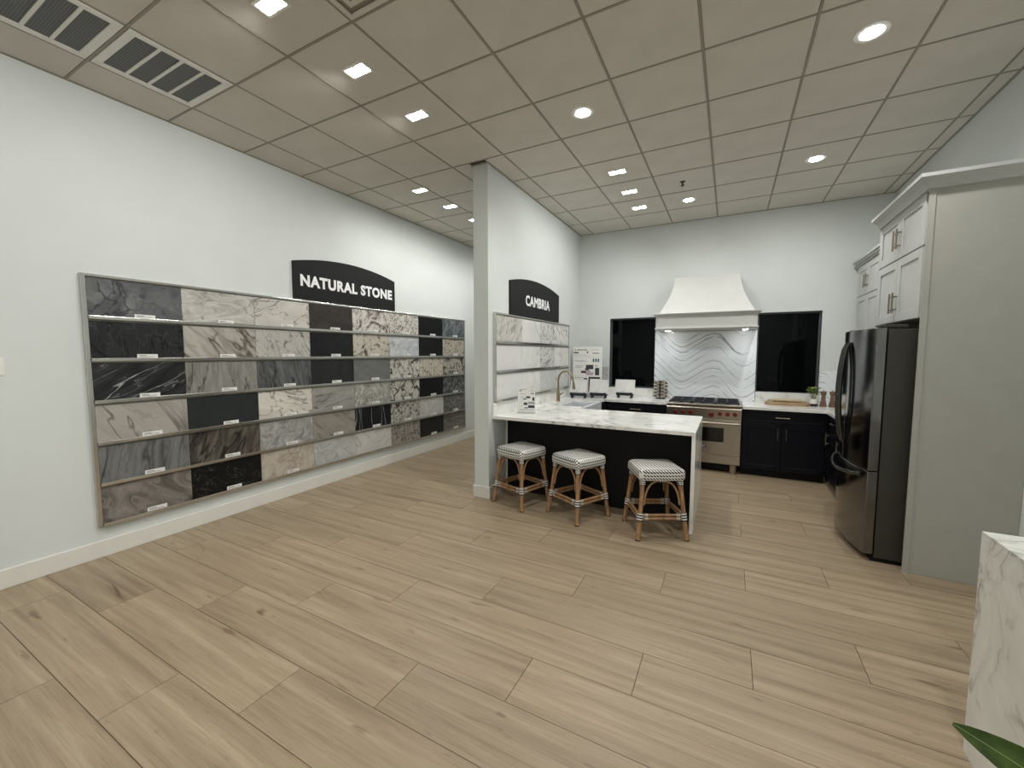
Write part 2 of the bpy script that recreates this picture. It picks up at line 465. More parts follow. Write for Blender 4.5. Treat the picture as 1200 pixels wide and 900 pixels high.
for x in CX[1:-1]:
    y1 = YF if x < PW0 else YB
    if PW0 < x < PW1: y1 = PY
    o = link('grid_bar', MB().box(x - .0075, x + .0075, YN, y1, ZC - .001, ZC + .012), M['grid'], None, (x, 0, ZC)); o.parent = ceil
for y in CY[1:-1]:
    segs = [(XL, XR)] if y < PY else ([(XL, PW0), (PW1, XR)] if y < YB - .05 else [(XL, PW0)])
    for a, b in segs:
        o = link('grid_bar', MB().box(a, b, y - .0075, y + .0075, ZC - .0008, ZC + .012), M['grid'], None, ((a + b) / 2, y, ZC)); o.parent = ceil
q = MB()
q.box(XL, XL + .02, YN, YF, ZC - .002, ZC + .012); q.box(XR - .02, XR, YN, YB, ZC - .002, ZC + .012); q.box(PW1, XR, YB - .02, YB, ZC - .002, ZC + .012)
q.box(PW1, PW1 + .02, PY, YB - .02, ZC - .002, ZC + .012); q.box(PW0 - .02, PW0, PY, YF, ZC - .002, ZC + .012); q.box(PW0, PW1, PY - .02, PY, ZC - .002, ZC + .012)
o = link('wall_angle', q, M['grid'], ceil)

# return grilles and the square diffuser
def grille(i, j, label):
    a, b, c, d = cell(i, j); g = .012; a += g; b -= g; c += g; d -= g
    T = Thing('return_air_grille', label, 'air vent', ((a + b) / 2, (c + d) / 2, ZC), 'ceiling return grilles')
    f = MB(); z0, z1 = ZC - .004, ZC + .012; r = .045
    f.box(a, a + r, c, d, z0, z1); f.box(b - r, b, c, d, z0, z1); f.box(a + r, b - r, c, c + r, z0, z1); f.box(a + r, b - r, d - r, d, z0, z1)
    T.part('frame', f, M['white'], bevel=.002)
    n = 4; w_ = (d - c - 2 * r) / n
    for k in range(n):
        y0 = c + r + k * w_
        T.part('filter_panel', MB().box(a + r, b - r, y0 + .009 * (k > 0), y0 + w_ - .009 * (k < n - 1), ZC + .004, ZC + .010), M['vent'])
        if k: T.part('divider', MB().box(a + r, b - r, y0 - .009, y0 + .009, z0 + .001, z1), M['white'])
grille(0, -3, 'white framed ceiling return grille with four grey panels, fully in view')
grille(0, -4, 'white framed ceiling return grille cut off by the photo\'s left edge')
a, b, c, d = cell(3, -3); T = Thing('ceiling_diffuser', 'square stepped air diffuser in the ceiling at the top edge of the photo', 'air vent', ((a + b) / 2, (c + d) / 2, ZC))
mx, my = (a + b) / 2, (c + d) / 2
for k in range(4):
    r0 = .292 - k * .062; r1 = r0 - .03; z0 = ZC - .006 + .004 * k
    q = MB()
    for s0, s1, zz in ((r0, r1, 0),):
        q.box(mx - s0, mx - s1, my - s0, my + s0, z0, z0 + .012); q.box(mx + s1, mx + s0, my - s0, my + s0, z0, z0 + .012)
        q.box(mx - s1, mx + s1, my - s0, my - s1, z0, z0 + .012); q.box(mx - s1, mx + s1, my + s1, my + s0, z0, z0 + .012)
    T.part('louver_ring', q, M['ceil'], bevel=.003)
T.part('back_plate', MB().box(a + .014, b - .014, c + .014, d - .014, ZC + .010, ZC + .014), M['grid'])

# lights
def spot(parent, loc, aim, power, size=158, blend=.9, rad=.04):
    ld = bpy.data.lights.new('lamp', 'SPOT'); ld.energy = power; ld.spot_size = math.radians(size); ld.spot_blend = blend; ld.shadow_soft_size = rad; ld.color = LCOL
    o = bpy.data.objects.new('lamp', ld); COL.objects.link(o)
    d = Vector(aim).normalized(); o.rotation_euler = d.to_track_quat('-Z', 'Y').to_euler()
    o.location = Vector(loc) - Vector(parent.location); o.parent = parent
def round_light(x, y, label, power=None, aim=(0, 0, -1)):
    T = Thing('downlight', label, 'ceiling light', (x, y, ZC), 'round downlights')
    T.part('trim_ring', MB().lathe([(.062, ZC - .005), (.088, ZC - .005), (.092, ZC), (.092, ZC + .001), (.06, ZC + .001)], (x, y, 0), 28), M['white'], smooth=True)
    T.part('lens', MB().lathe([(.001, ZC - .007), (.058, ZC - .007), (.060, ZC - .003), (.001, ZC - .003)], (x, y, 0), 28), M['lens'])
    spot(T.o, (x, y, ZC - .03), aim, power or P_DOWN)
def twin_light(x, y, label, aim, power=None, size=158):
    T = Thing('twin_downlight', label, 'ceiling light', (x, y, ZC), 'twin recessed spotlights')
    f = MB(); z0 = ZC - .006
    f.box(x - .095, x + .095, y - .058, y - .042, z0, ZC + .001); f.box(x - .095, x + .095, y + .042, y + .058, z0, ZC + .001)
    for sx in (-.095, -.006, .083): f.box(x + sx, x + sx + .012, y - .042, y + .042, z0, ZC + .001)
    T.part('trim_frame', f, M['white'])
    for sx in (-.0445, .0445):
        T.part('lens', MB().box(x + sx - .034, x + sx + .034, y - .038, y + .038, ZC - .005, ZC + .001), M['lens'])
        spot(T.o, (x + sx, y, ZC - .03), aim, (power or P_WASH) / 2, size)
WA = (-1.0, 0, -1)
for (y, w_) in ((1.53, 'nearest the camera'), (2.14, 'in the middle'), (2.75, 'farthest')):
    twin_light(-2.346, y, 'bright twin spotlight %s of the three in line over the open floor' % w_, WA, size=125)
for (y, w_) in ((3.97, 'nearest of the row'), (4.58, 'second in the row'), (5.19, 'half hidden by the partition')):
    twin_light(-3.36, y, 'twin ceiling spotlight near the left wall, %s' % w_, (-.25, 0, -1), P_LEFT)
for (y, w_) in ((4.58, 'front'), (5.19, 'middle'), (5.80, 'rear')):
    twin_light(-1.14, y, '%s one of the three twin spotlights above the kitchen' % w_, (-.5, 0, -1), P_TWIN)
round_light(-1.125, 3.35, 'single round downlight above the three bar stools')
round_light(-.53, 5.81, 'small round downlight in front of the range hood', P_HOOD)
round_light(.70, 5.21, 'round downlight over the kitchen aisle before the white cabinets', P_DOWN, (-.05, .3, -1))
round_light(.70, 3.37, 'large round downlight at the top right, nearest the camera')
for x, y, w_ in ((-1.74, -.9, 'far behind the camera on the left'), (.70, .92, 'just right of the camera'), (-.53, -.9, 'straight behind the camera'), (.70, -1.2, 'behind the camera by the right wall')):
    round_light(x, y, 'added unseen round downlight, %s' % w_, P_BACK if x < 0 else P_BACK * .72)  # unseen downlights, added to brighten the near part of the room
for y, w_ in ((.92, 'just above the frame'), (.31, 'above the camera')):
    twin_light(-2.346, y, 'twin ceiling spotlight outside the picture, %s' % w_, WA, P_WASH, 125)
for y, w_ in ((5.80, 'next past the half hidden one'), (6.41, 'second to last'), (7.63, 'last at the far end')):
    twin_light(-3.36, y, 'twin ceiling spotlight behind the partition, %s' % w_, (-.1, 0, -1), P_LEFT)
single('sprinkler_head', MB().lathe([(.03, ZC - .003), (.03, ZC), (.001, ZC)], (-.542, 5.185, 0), 14).lathe([(.008, ZC - .04), (.008, ZC - .003)], (-.542, 5.185, 0), 8).lathe([(.02, ZC - .045), (.02, ZC - .04)], (-.542, 5.185, 0), 12),
       M['iron'], 'small dark sprinkler head hanging from a ceiling tile', 'sprinkler', (-.542, 5.185, ZC), None)

# windows (night outside)
for n, (a, b) in enumerate(((-1.745, -1.03), (.335, 1.065)), 1):
    q = MB(); f = .022
    y0, y1 = YB + .07, YB + .12
    q.box(a, a + f, y0, y1, WZ0, WZ1); q.box(b - f, b, y0, y1, WZ0, WZ1); q.box(a + f, b - f, y0, y1, WZ0, WZ0 + f); q.box(a + f, b - f, y0, y1, WZ1 - f, WZ1)
    wn = struct('window_%d' % n, q, M['aluwin'], bevel=.002)
    link('window_pane', MB().box(a + f, b - f, y0 + .018, y0 + .026, WZ0 + f, WZ1 - f), M['glass'], wn)
    link('window_reveal', MB().box(a, a + .004, YB + .001, y0, WZ0, WZ1).box(b - .004, b, YB + .001, y0, WZ0, WZ1).box(a, b, YB + .001, y0, WZ1 - .004, WZ1), M['aluwin'], wn)

# light switch on the left wall
T = Thing('light_switch', 'white light switch on the left wall at the photo edge', 'switch', (XL, .785, 1.5))
T.part('switch_plate', MB().box(XL, XL + .006, .745, .825, 1.44, 1.56), M['white'], bevel=.002)
T.part('rocker', MB().box(XL + .006, XL + .011, .768, .802, 1.467, 1.533), M['white'], bevel=.002)

# ------------------------------------------------------------------ sample boards
BY0, BY1, BZ0, BZ1 = 1.236, 6.175, .245, 2.178
def board(name, label, X, y0, y1, z0, z1, rails, base_rail=True):
    T = Thing(name, label, 'display board', (X, (y0 + y1) / 2, z0))
    D = .03
    T.part('back_panel', MB().box(X, X + .008, y0, y1, z0, z1), M['panel'])
    T.part('side_stile', MB().box(X, X + D, y0 - .022, y0 + .006, z0, z1 + .006), M['chrome'], bevel=.003)
    T.part('side_stile', MB().box(X, X + D, y1 - .006, y1 + .016, z0, z1 + .006), M['chrome'], bevel=.003)
    T.part('top_rail', MB().box(X, X + D, y0 + .006, y1 - .006, z1 - .014, z1 + .006), M['chrome'], bevel=.003)
    for z in rails:
        T.part('shelf_rail', MB().prism([(X + .008, z - .010), (X + .042, z - .010), (X + .042, z + .016), (X + .036, z + .018), (X + .033, z - .002), (X + .008, z - .002)], 'y', y0 + .006, y1 - .006), M['chrome'], bevel=.002)
    return T
def board_prism_fix(): pass
# prism along y uses (x, z) pairs
RP = .322
rails = [BZ1 - RP * k for k in range(1, 6)] + [BZ0 + .006]
board('sample_display_board', 'long metal framed display board of stone samples on the left wall', XL, BY0, BY1, BZ0, BZ1, rails)
g1, g2 = (118, 120, 122), (96, 99, 102)
BLK = [(8, 9, 10), (15, 16, 18)]
gr = lambda *c: list(c)
ST = [
 [('slate grey clouded', dict(cols=[(72, 76, 79), (94, 97, 99), (120, 122, 122)], sc=4, veins=[(2.2, .010, .9, (50, 54, 58), .4)])),
  ('beige grey wavy', dict(cols=[(150, 148, 138), (182, 179, 167), (200, 197, 186)], kind='swirl', sc=4, st=(.6, 1.5), veins=[(3, .02, .7, (104, 102, 94), 1.2)])),
  ('cream thin-veined', dict(cols=[(190, 186, 174), (204, 200, 188)], sc=3, rot=-18, st=(.5, 2), veins=[(2.6, .02, 1, (104, 98, 86), .6), (5, .015, .8, (120, 112, 100), .4)])),
  ('dark brown', dict(cols=[(50, 44, 41), (66, 58, 54)], sc=6)),
  ('mauve blotched', dict(cols=[(86, 72, 76), (146, 136, 130), (196, 188, 176), (206, 200, 190)], kind='granite', sc=7)),
  ('pale speckled', dict(cols=[(60, 56, 54), (160, 152, 138), (196, 190, 176), (206, 200, 190)], kind='granite', sc=22)),
  ('plain black', dict(cols=BLK, kind='plain')),
  ('blue grey streaked', dict(cols=[(48, 58, 64), (86, 97, 103), (136, 142, 144)], sc=9, rot=25, st=(2.5, .7)))],
 [('charcoal black', dict(cols=[(34, 36, 38), (46, 48, 49)], sc=7, st=(1.6, .8), veins=[(4, .02, .9, (14, 15, 16), .8), (6, .012, .5, (84, 86, 86), .6)])),
  ('brown diagonal-veined', dict(cols=[(140, 134, 122), (166, 160, 147), (180, 174, 162)], sc=5, rot=-40, st=(2.2, .5), veins=[(2.2, .03, 1, (84, 72, 56), .6), (4, .02, .8, (108, 100, 84), .5)])),
  ('grey-beige crack-veined', dict(cols=[(172, 168, 158), (184, 180, 170)], sc=4, rot=-25, st=(2.0, .7), veins=[(2.6, .022, 1, (66, 63, 58), .5), (5, .012, .7, (96, 92, 86), .4)])),
  ('black faintly clouded', dict(cols=[(20, 23, 25), (32, 35, 36)], sc=5)),
  ('tan black-cracked', dict(cols=[(72, 64, 54), (160, 150, 130), (196, 186, 164), (186, 178, 160)], kind='granite', sc=12)),
  ('icy white', dict(cols=[(158, 166, 172), (186, 192, 196), (198, 202, 204)], sc=10, veins=[(6, .03, .4, (130, 140, 150), .8)])),
  ('solid black', dict(cols=BLK, kind='plain')),
  ('tan speckled', dict(cols=[(58, 50, 42), (140, 130, 112), (190, 180, 156), (176, 168, 150)], kind='granite', sc=24))],
 [('black white-streaked', dict(cols=[(24, 26, 28), (54, 56, 58)], sc=5, rot=-32, st=(.35, 2.6), veins=[(2.2, .010, 1, (170, 172, 170), .15), (4.5, .008, .7, (130, 132, 132), .15)])),
  ('mid grey upright-streaked', dict(cols=[(112, 112, 104), (128, 127, 118), (140, 139, 130)], sc=6, st=(3.2, .5), veins=[(1.6, .016, .9, (70, 66, 60), .3), (5, .02, .4, (150, 150, 146), .4)])),
  ('dark grey upright-streaked', dict(cols=[(62, 66, 68), (82, 86, 87), (104, 107, 106)], sc=6, rot=-12, st=(3, .5), veins=[(2.2, .03, .8, (38, 40, 42), .4), (5, .02, .4, (122, 124, 122), .3)])),
  ('charcoal dark', dict(cols=[(32, 35, 37), (44, 47, 48)], sc=4, st=(2, .6))),
  ('greenish mid grey', dict(cols=[(98, 102, 98), (112, 115, 110)], sc=5, rot=30, st=(.7, 2))),
  ('cream black-blotched', dict(cols=[(34, 32, 30), (130, 122, 110), (190, 184, 168), (200, 196, 182)], kind='granite', sc=11)),
  ('sandy speckled', dict(cols=[(96, 84, 68), (168, 156, 132), (192, 182, 158), (198, 190, 168)], kind='granite', sc=30)),
  ('tan dark-blotched', dict(cols=[(38, 34, 32), (120, 112, 100), (178, 170, 150), (160, 154, 142)], kind='granite', sc=10))],
 [('light taupe', dict(cols=[(158, 152, 142), (168, 162, 152)], sc=4, rot=-35, st=(1.8, .6), veins=[(1.6, .018, .9, (104, 98, 90), .5), (4, .02, .5, (136, 128, 118), .5)])),
  ('dark green-black', dict(cols=[(38, 44, 46), (46, 52, 54)], kind='plain', sc=12)),
  ('cream grey-veined', dict(cols=[(190, 184, 168), (214, 208, 194)], sc=4, rot=18, st=(.7, 1.8), veins=[(3.2, .03, .9, (120, 114, 102), 1.4)])),
  ('grey diagonal-banded', dict(cols=[(128, 126, 118), (146, 143, 134), (156, 153, 144)], sc=4, rot=-18, st=(.45, 2.4), veins=[(2.4, .03, .9, (84, 82, 78), .5), (5, .02, .5, (172, 170, 164), .5)])),
  ('pale grey swirled', dict(cols=[(108, 110, 102), (150, 150, 138), (186, 182, 168)], kind='swirl', sc=5)),
  ('bold black-cream', dict(cols=[(22, 22, 22), (110, 104, 96), (186, 180, 166), (196, 190, 178)], kind='granite', sc=10)),
  ('jet black', dict(cols=BLK, kind='plain')),
  ('charcoal white-swirled', dict(cols=[(44, 46, 47), (76, 78, 78), (146, 146, 140)], kind='swirl', sc=6))],
 [('blue grey crack-veined', dict(cols=[(92, 95, 95), (110, 112, 111), (124, 125, 122)], sc=5, rot=10, st=(3, .45), veins=[(1.5, .03, 1, (40, 42, 44), .5), (4, .02, .5, (64, 66, 68), .4)])),
  ('brown wave-patterned', dict(cols=[(54, 50, 44), (84, 77, 66), (112, 102, 86)], kind='swirl', sc=2.2, rot=20, st=(2.2, .6), veins=[(2, .02, .9, (28, 26, 24), .8)])),
  ('silver grey mottled', dict(cols=[(116, 116, 116), (150, 149, 145), (174, 171, 164)], kind='swirl', sc=6)),
  ('warm grey diagonal', dict(cols=[(132, 125, 113), (148, 141, 128)], sc=4, rot=35, st=(.5, 2.4), veins=[(2.5, .014, .7, (100, 92, 80), .4)])),
  ('black white-lined', dict(cols=[(16, 18, 22), (24, 26, 30)], sc=4, st=(3, .3), veins=[(1.2, .006, .9, (150, 150, 150), .2)])),
  ('black-and-cream speckled', dict(cols=[(24, 23, 23), (108, 102, 94), (176, 170, 158), (188, 182, 170)], kind='granite', sc=18)),
  ('off-white marbled', dict(cols=[(176, 175, 168), (192, 190, 183)], sc=4, veins=[(4, .02, .5, (138, 136, 130), 1)])),
  ('dark grey ripple-patterned', dict(cols=[(62, 63, 62), (92, 93, 90), (138, 137, 130)], kind='swirl', sc=8))],
 [('brown grey cloudy', dict(cols=[(82, 74, 66), (112, 103, 94), (138, 130, 120)], sc=3.5, rot=30, st=(.9, 1.5), veins=[(1.8, .022, 1, (46, 40, 36), .5), (3.5, .03, .5, (146, 138, 128), .7)])),
  ('black white-flecked', dict(cols=[(12, 13, 14), (20, 21, 22)], sc=6, veins=[(7, .004, .7, (120, 120, 118), .5)])),
  ('beige tan marbled', dict(cols=[(160, 144, 122), (182, 168, 146), (190, 178, 158)], sc=6, veins=[(4, .03, .5, (136, 116, 92), 1.2)])),
  ('light grey-blue marbled', dict(cols=[(164, 165, 162), (184, 184, 180)], sc=5, rot=30, veins=[(4, .035, .55, (126, 128, 128), 1)])),
  ('near-white faint-veined', dict(cols=[(180, 178, 170), (194, 192, 184)], sc=3, veins=[(2, .02, .5, (140, 138, 130), .8)])),
  ('brown grey speckled', dict(cols=[(60, 54, 50), (116, 108, 98), (150, 142, 130), (160, 152, 140)], kind='granite', sc=22)),
  ('deep black', dict(cols=[(24, 27, 27), (34, 37, 37)], kind='plain')),
  ('grey level-banded', dict(cols=[(78, 75, 68), (106, 102, 94), (128, 124, 114)], sc=5, st=(.5, 5)))]]
ORD = ['first', 'second', 'third', 'fourth', 'fifth', 'sixth', 'seventh', 'eighth']
ROWN = ['top', 'second', 'third', 'fourth', 'fifth', 'bottom']
CE = [1.242, 1.845, 2.469, 3.081, 3.69, 4.325, 4.945, 5.545, 6.169]
for r in range(6):
    zb = rails[r] - .0015 if r < 5 else BZ0 + .0045
    for k in range(8):
        nm, kw = ST[r][k]
        a, b = CE[k] + .0015, CE[k + 1] - .0015
        h = .300 if r < 5 else .300
        X0 = XL + .009; base = (X0, (a + b) / 2, zb)
        mt = stone('stone_%d_%d' % (r + 1, k + 1), rough=.3, **kw)
        T = Thing('stone_sample', '%s stone slab, %s from left in %s row of long board' % (nm, ORD[k], ROWN[r]), 'stone sample', base, 'natural stone samples')
        T.part('slab', MB().box(X0, X0 + .014, a, b, zb, zb + h), mt, bevel=.0015, seg=1)
        if (r, k) not in ((5, 3), (5, 4), (5, 5), (2, 6)):
            c_ = a + (b - a) * .57; zt = zb + .016
            q = MB().box(X0 + .014, X0 + .0155, c_ - .068, c_ + .068, zt, zt + .032)
            q.box(X0 + .0155, X0 + .0158, c_ - .055, c_ - .005, zt + .018, zt + .022, 1).box(X0 + .0155, X0 + .0158, c_ - .055, c_ + .045, zt + .009, zt + .012, 1)
            T.part('name_tag', q, [M['tag'], M['ink']], label='small white printed name tag')

def arch_sign(name, label, X, y0, y1, z0, ze, zm, text, ty0, ty1, tz, th, bold):
    T = Thing(name, label, 'sign', (X, (y0 + y1) / 2, z0))
    n = 24; w_ = y1 - y0; s_ = zm - ze; R_ = (w_ * w_ / 4 + s_ * s_) / (2 * s_); yc = (y0 + y1) / 2
    pts = [(y0, z0), (y1, z0)]
    for i in range(n + 1):
        y = y1 - w_ * i / n; pts.append((y, zm - R_ + math.sqrt(R_ * R_ - (y - yc) ** 2)))
    T.part('sign_panel', MB().prism(pts, 'x', X, X + .02), M['signblk'])
    mb = text_mb(text, ty0, ty1, th, bold, .002)
    T.part('lettering', remap(mb, lambda x, y, z: (X + .0201 + z, x, tz + y)), M['letter'], label='bold white capital lettering')
arch_sign('arched_sign', 'black arched NATURAL STONE sign above the long board on the left wall', XL, 2.905, 4.452, 2.19, 2.603, 2.70, 'NATURAL STONE', 2.99, 4.395, 2.341, .133, .044)
XC = PW1
CRAILS = [1.708, 1.383, 1.058]
board('sample_display_board', 'smaller metal framed display board of pale samples on the partition wall', XC, 3.868, 6.15, 1.062, 2.03, CRAILS)
arch_sign('arched_sign', 'smaller black arched CAMBRIA sign above the pale samples', XC, 4.207, 5.73, 2.04, 2.431, 2.515, 'CAMBRIA', 4.609, 5.37, 2.18, .132, .030)
wq = [(206, 206, 200), (218, 218, 213)]
CS = [
 [('olive grey diagonal', dict(cols=[(150, 148, 136), (186, 183, 172), (206, 203, 192)], sc=12, rot=40, st=(2, .7))),
  ('white ring-veined', dict(cols=wq, sc=3, veins=[(1.5, .012, 1, (110, 108, 102), .5)])),
  ('black crazed', dict(cols=[(200, 200, 196), (214, 214, 210)], sc=6, veins=[(14, .04, 1, (78, 80, 84), .8)])),
  ('white brown-veined', dict(cols=wq, sc=3, rot=45, st=(1, 3), veins=[(3, .05, .7, (150, 140, 122), .3)]))],
 [('plain white', dict(cols=[(206, 206, 202), (212, 212, 208)])),
  ('white faint grey', dict(cols=wq, veins=[(2, .01, .5, (160, 160, 156), .5)])),
  ('grey zigzag-veined', dict(cols=[(186, 188, 186), (204, 205, 202)], rot=60, st=(3, .6), veins=[(5, .04, .9, (110, 112, 114), .4)])),
  ('white pale-clouded', dict(cols=wq, sc=6, veins=[(4, .02, .4, (160, 156, 148), 1)]))],
 [('bright white', dict(cols=[(210, 210, 206), (216, 216, 212)])),
  ('white soft-veined', dict(cols=wq, veins=[(1.6, .02, .35, (160, 160, 156), .6)])),
  ('pale grey', dict(cols=[(186, 189, 188), (198, 200, 198)])),
  ('light grey veined', dict(cols=[(190, 192, 190), (204, 205, 202)], veins=[(3, .02, .7, (140, 142, 142), .6)]))]]
CCE = [3.876, 4.50, 5.055, 5.56, 6.142]
for r in range(3):
    zb = CRAILS[r] - .0015; h = .300
    for k in range(4):
        nm, kw = CS[r][k]; a, b = CCE[k] + .0015, CCE[k + 1] - .0015; X0 = XC + .009
        T = Thing('quartz_sample', '%s quartz slab, %s from left in %s row under the smaller sign' % (nm, ORD[k], ['top', 'middle', 'bottom'][r]), 'quartz sample', (X0, (a + b) / 2, zb), 'quartz samples on the partition wall')
        T.part('slab', MB().box(X0, X0 + .014, a, b, zb, zb + h), stone('quartz_%d_%d' % (r + 1, k + 1), rough=.25, **kw), bevel=.0015, seg=1)

# ------------------------------------------------------------------ kitchen: peninsula, counters, cabinets
CT0, CT1 = .873, .905
PX1 = -.232; PYF = 3.82; PYB = 4.87; LX = -1.63; BFY = 6.02
WX = PW1 + .001
T = Thing('kitchen_countertop', 'white veined quartz worktop over peninsula, sink run and left back corner', 'countertop', (WX, PYF, CT0))
sy0, sy1, sx0, sx1 = 5.02, 5.82, -2.06, -1.70
q = MB(); q.box(WX, PX1, PYF, PYB, CT0, CT1)
q.box(WX, sx0, PYB, BFY, CT0, CT1); q.box(sx0, LX, PYB, sy0, CT0, CT1); q.box(sx0, LX, sy1, BFY, CT0, CT1); q.box(WX, -.752, BFY, YB - .001, CT0, CT1)
T.part('worktop', q, M['quartz'])
T.part('waterfall_end', MB().box(PX1 - .03, PX1, PYF, PYB - .02, 0, CT0), M['quartz'], label='veined quartz end panel down to the floor')
T.part('backsplash_strip', MB().box(WX, WX + .02, PYF, YB - .022, CT1, 1.045), M['quartz'], bevel=.002)
T.part('backsplash_strip', MB().box(WX, -1.05, YB - .021, YB - .001, CT1, 1.03), M['quartz'], bevel=.002)
def shaker(q, axis, u0, u1, z0, z1, f, out, fr=.06, th=.02):
    """shaker front: slab at depth f, facing along -out side. axis 'y' faces -Y, 'x' faces -X, 'X' faces +X"""
    def bx(a, b, c, d, p, r):
        if axis == 'y': q.box(a, b, f + p, f + r, c, d)
        elif axis == 'x': q.box(f + p, f + r, a, b, c, d)
        else: q.box(f - r, f - p, a, b, c, d)
    bx(u0, u1, z0, z1, .008, th)
    if fr:
        bx(u0, u0 + fr, z0, z1, 0, .008); bx(u1 - fr, u1, z0, z1, 0, .008)
        bx(u0 + fr, u1 - fr, z0, z0 + fr, 0, .008); bx(u0 + fr, u1 - fr, z1 - fr, z1, 0, .008)
    return q
def pull(axis, f, u, z, ln, vert, r=.006, out=.03):
    q = MB()
    def P(uu, zz, d): return (uu, f - d, zz) if axis == 'y' else ((f - d, uu, zz) if axis == 'x' else (f + d, uu, zz))
    if vert:
        q.tube([P(u, z - ln / 2, out), P(u, z + ln / 2, out)], r, 8)
        for s_ in (-.32, .32): q.tube([P(u, z + ln * s_, 0), P(u, z + ln * s_, out)], r * .8, 6)
    else:
        q.tube([P(u - ln / 2, z, out), P(u + ln / 2, z, out)], r, 8)
        for s_ in (-.32, .32): q.tube([P(u + ln * s_, z, 0), P(u + ln * s_, z, out)], r * .8, 6)
    return q
# peninsula base
T = Thing('peninsula_cabinet', 'black panelled peninsula base under the quartz bar behind the stools', 'cabinet', (-1.25, 4.45, 0))
T.part('carcass', MB().box(WX + .02, PX1 - .032, 4.155, PYB - .02, 0, CT0 - .001), M['black'])
T.part('back_panel', MB().box(WX + .02, PX1 - .032, 4.135, 4.154, 0, CT0 - .001), M['black'], bevel=.002)
T.part('scribe_strip', MB().box(WX + .001, WX + .02, 4.133, 4.165, 0, CT0 - .001), M['trim'], label='thin white strip against the wall')
# sink-run cabinet with apron sink
T = Thing('sink_cabinet', 'dark base cabinet under the sink against the partition wall', 'cabinet', (-1.95, 5.4, 0))
T.part('carcass', MB().box(WX + .02, LX - .045, PYB - .015, sy0 - .03, .09, CT0 - .001).box(WX + .02, LX - .045, sy1 + .03, BFY + .0, .09, CT0 - .001).box(WX + .02, LX - .045, sy0 - .03, sy1 + .03, .09, .62), M['navy'])
T.part('toe_kick', MB().box(WX + .02, LX - .10, PYB, BFY, 0, .089), M['black'])
for a, b in ((sy0 - .02, 5.42), (5.424, sy1 + .02)):
    d_ = T.part('door', shaker(MB(), 'X', a, b, .10, .60, LX - .024, 1), M['navy'], bevel=.0015, seg=1)
    T.part('handle', pull('X', LX - .024, 5.39 if a < 5.3 else 5.455, .5, .13, True), M['nickel'], parent=d_)
q = MB(); w_ = .022
sb, st_ = .66, CT0 - .001
q.box(sx0 - .01, LX + .012, sy0 - .012, sy0 + w_, sb, st_); q.box(sx0 - .01, LX + .012, sy1 - w_, sy1 + .012, sb, st_)
q.box(sx0 - .01, sx0 + w_, sy0 + w_, sy1 - w_, sb, st_); q.box(sx1 + .03, LX + .012, sy0 + w_, sy1 - w_, sb, st_ + .02); q.box(sx0 + w_, sx1 + .03, sy0 + w_, sy1 - w_, sb, sb + .02)
T = Thing('apron_sink', 'pale apron front sink set in the counter by the gold faucet', 'sink', (-1.85, 5.42, sb))
T.part('basin', q, M['sink'], bevel=.006)
T.part('drain', MB().lathe([(.04, sb + .021), (.04, sb + .024), (.001, sb + .024)], (-1.88, 5.42, 0), 16), M['iron'])
# faucet
T = Thing('faucet', 'champagne gold gooseneck faucet standing beside the sink', 'faucet', (-2.15, 5.47, CT1))
fx, fy = -2.15, 5.47
T.part('body', MB().lathe([(.032, CT1), (.032, CT1 + .006), (.026, CT1 + .01), (.024, CT1 + .145), (.019, CT1 + .155)], (fx, fy, 0), 16), M['brass'], smooth=True)
pts = [(fx, fy, CT1 + .15), (fx, fy, CT1 + .30)] + [(fx + .11 - .11 * math.cos(a), fy, CT1 + .30 + .13 * math.sin(a)) for a in [math.pi * k / 10 for k in range(1, 10)]] + [(fx + .226, fy, CT1 + .27)]
T.part('gooseneck', MB().tube(pts, .0135, 10), M['brass'], smooth=True)
T.part('spray_head', MB().tube([(fx + .226, fy, CT1 + .272), (fx + .234, fy, CT1 + .18)], [.017, .021], 12), M['brass'], smooth=True)
T.part('lever', MB().tube([(fx + .02, fy, CT1 + .10), (fx + .045, fy, CT1 + .105), (fx + .085, fy, CT1 + .13)], [.012, .010, .005], 8), M['brass'], smooth=True)

def base_cab(name, label, axis, u0, u1, f, back, drawers, doors, base, dark=M['navy']):
    T = Thing(name, label, 'cabinet', base)
    if axis == 'y':
        T.part('carcass', MB().box(u0, u1, f + .022, back, .09, CT0 - .001), dark)
        T.part('toe_kick', MB().box(u0, u1, f + .08, back, 0, .089), M['black'])
    else:
        T.part('carcass', MB().box(f + .022, back, u0, u1, .09, CT0 - .001), dark)
        T.part('toe_kick', MB().box(f + .08, back, u0, u1, 0, .089), M['black'])
    g = .003
    for a, b, z0, z1 in drawers:
        d_ = T.part('drawer', shaker(MB(), axis, a + g, b - g, z0 + g, z1 - g, f, 1, .035), dark, bevel=.0015, seg=1)
        T.part('handle', pull(axis, f, (a + b) / 2, (z0 + z1) / 2, .15 if z1 - z0 < .3 else .15, False), M['nickel'], parent=d_)
    for a, b, z0, z1, hs in doors:
        d_ = T.part('door', shaker(MB(), axis, a + g, b - g, z0 + g, z1 - g, f, 1), dark, bevel=.0015, seg=1)
        T.part('handle', pull(axis, f, (b - .045) if hs > 0 else (a + .045), z1 - .125, .15, True), M['nickel'], parent=d_)
    return T
FY = BFY + .03
base_cab('base_cabinet', 'navy base cabinet left of the range, behind the sink counter', 'y', LX + .004, -.752, FY, YB - .002, [(-1.60, -.752, .70, .868)], [(-1.60, -1.176, .10, .70, 1), (-1.176, -.752, .10, .70, -1)], (-1.19, 6.4, 0))
base_cab('base_cabinet', 'navy base cabinet right of the range with drawer over two doors', 'y', .178, 1.068, FY, YB - .002, [(.178, 1.05, .70, .868)], [(.178, .614, .10, .70, 1), (.614, 1.05, .10, .70, -1)], (.62, 6.4, 0))
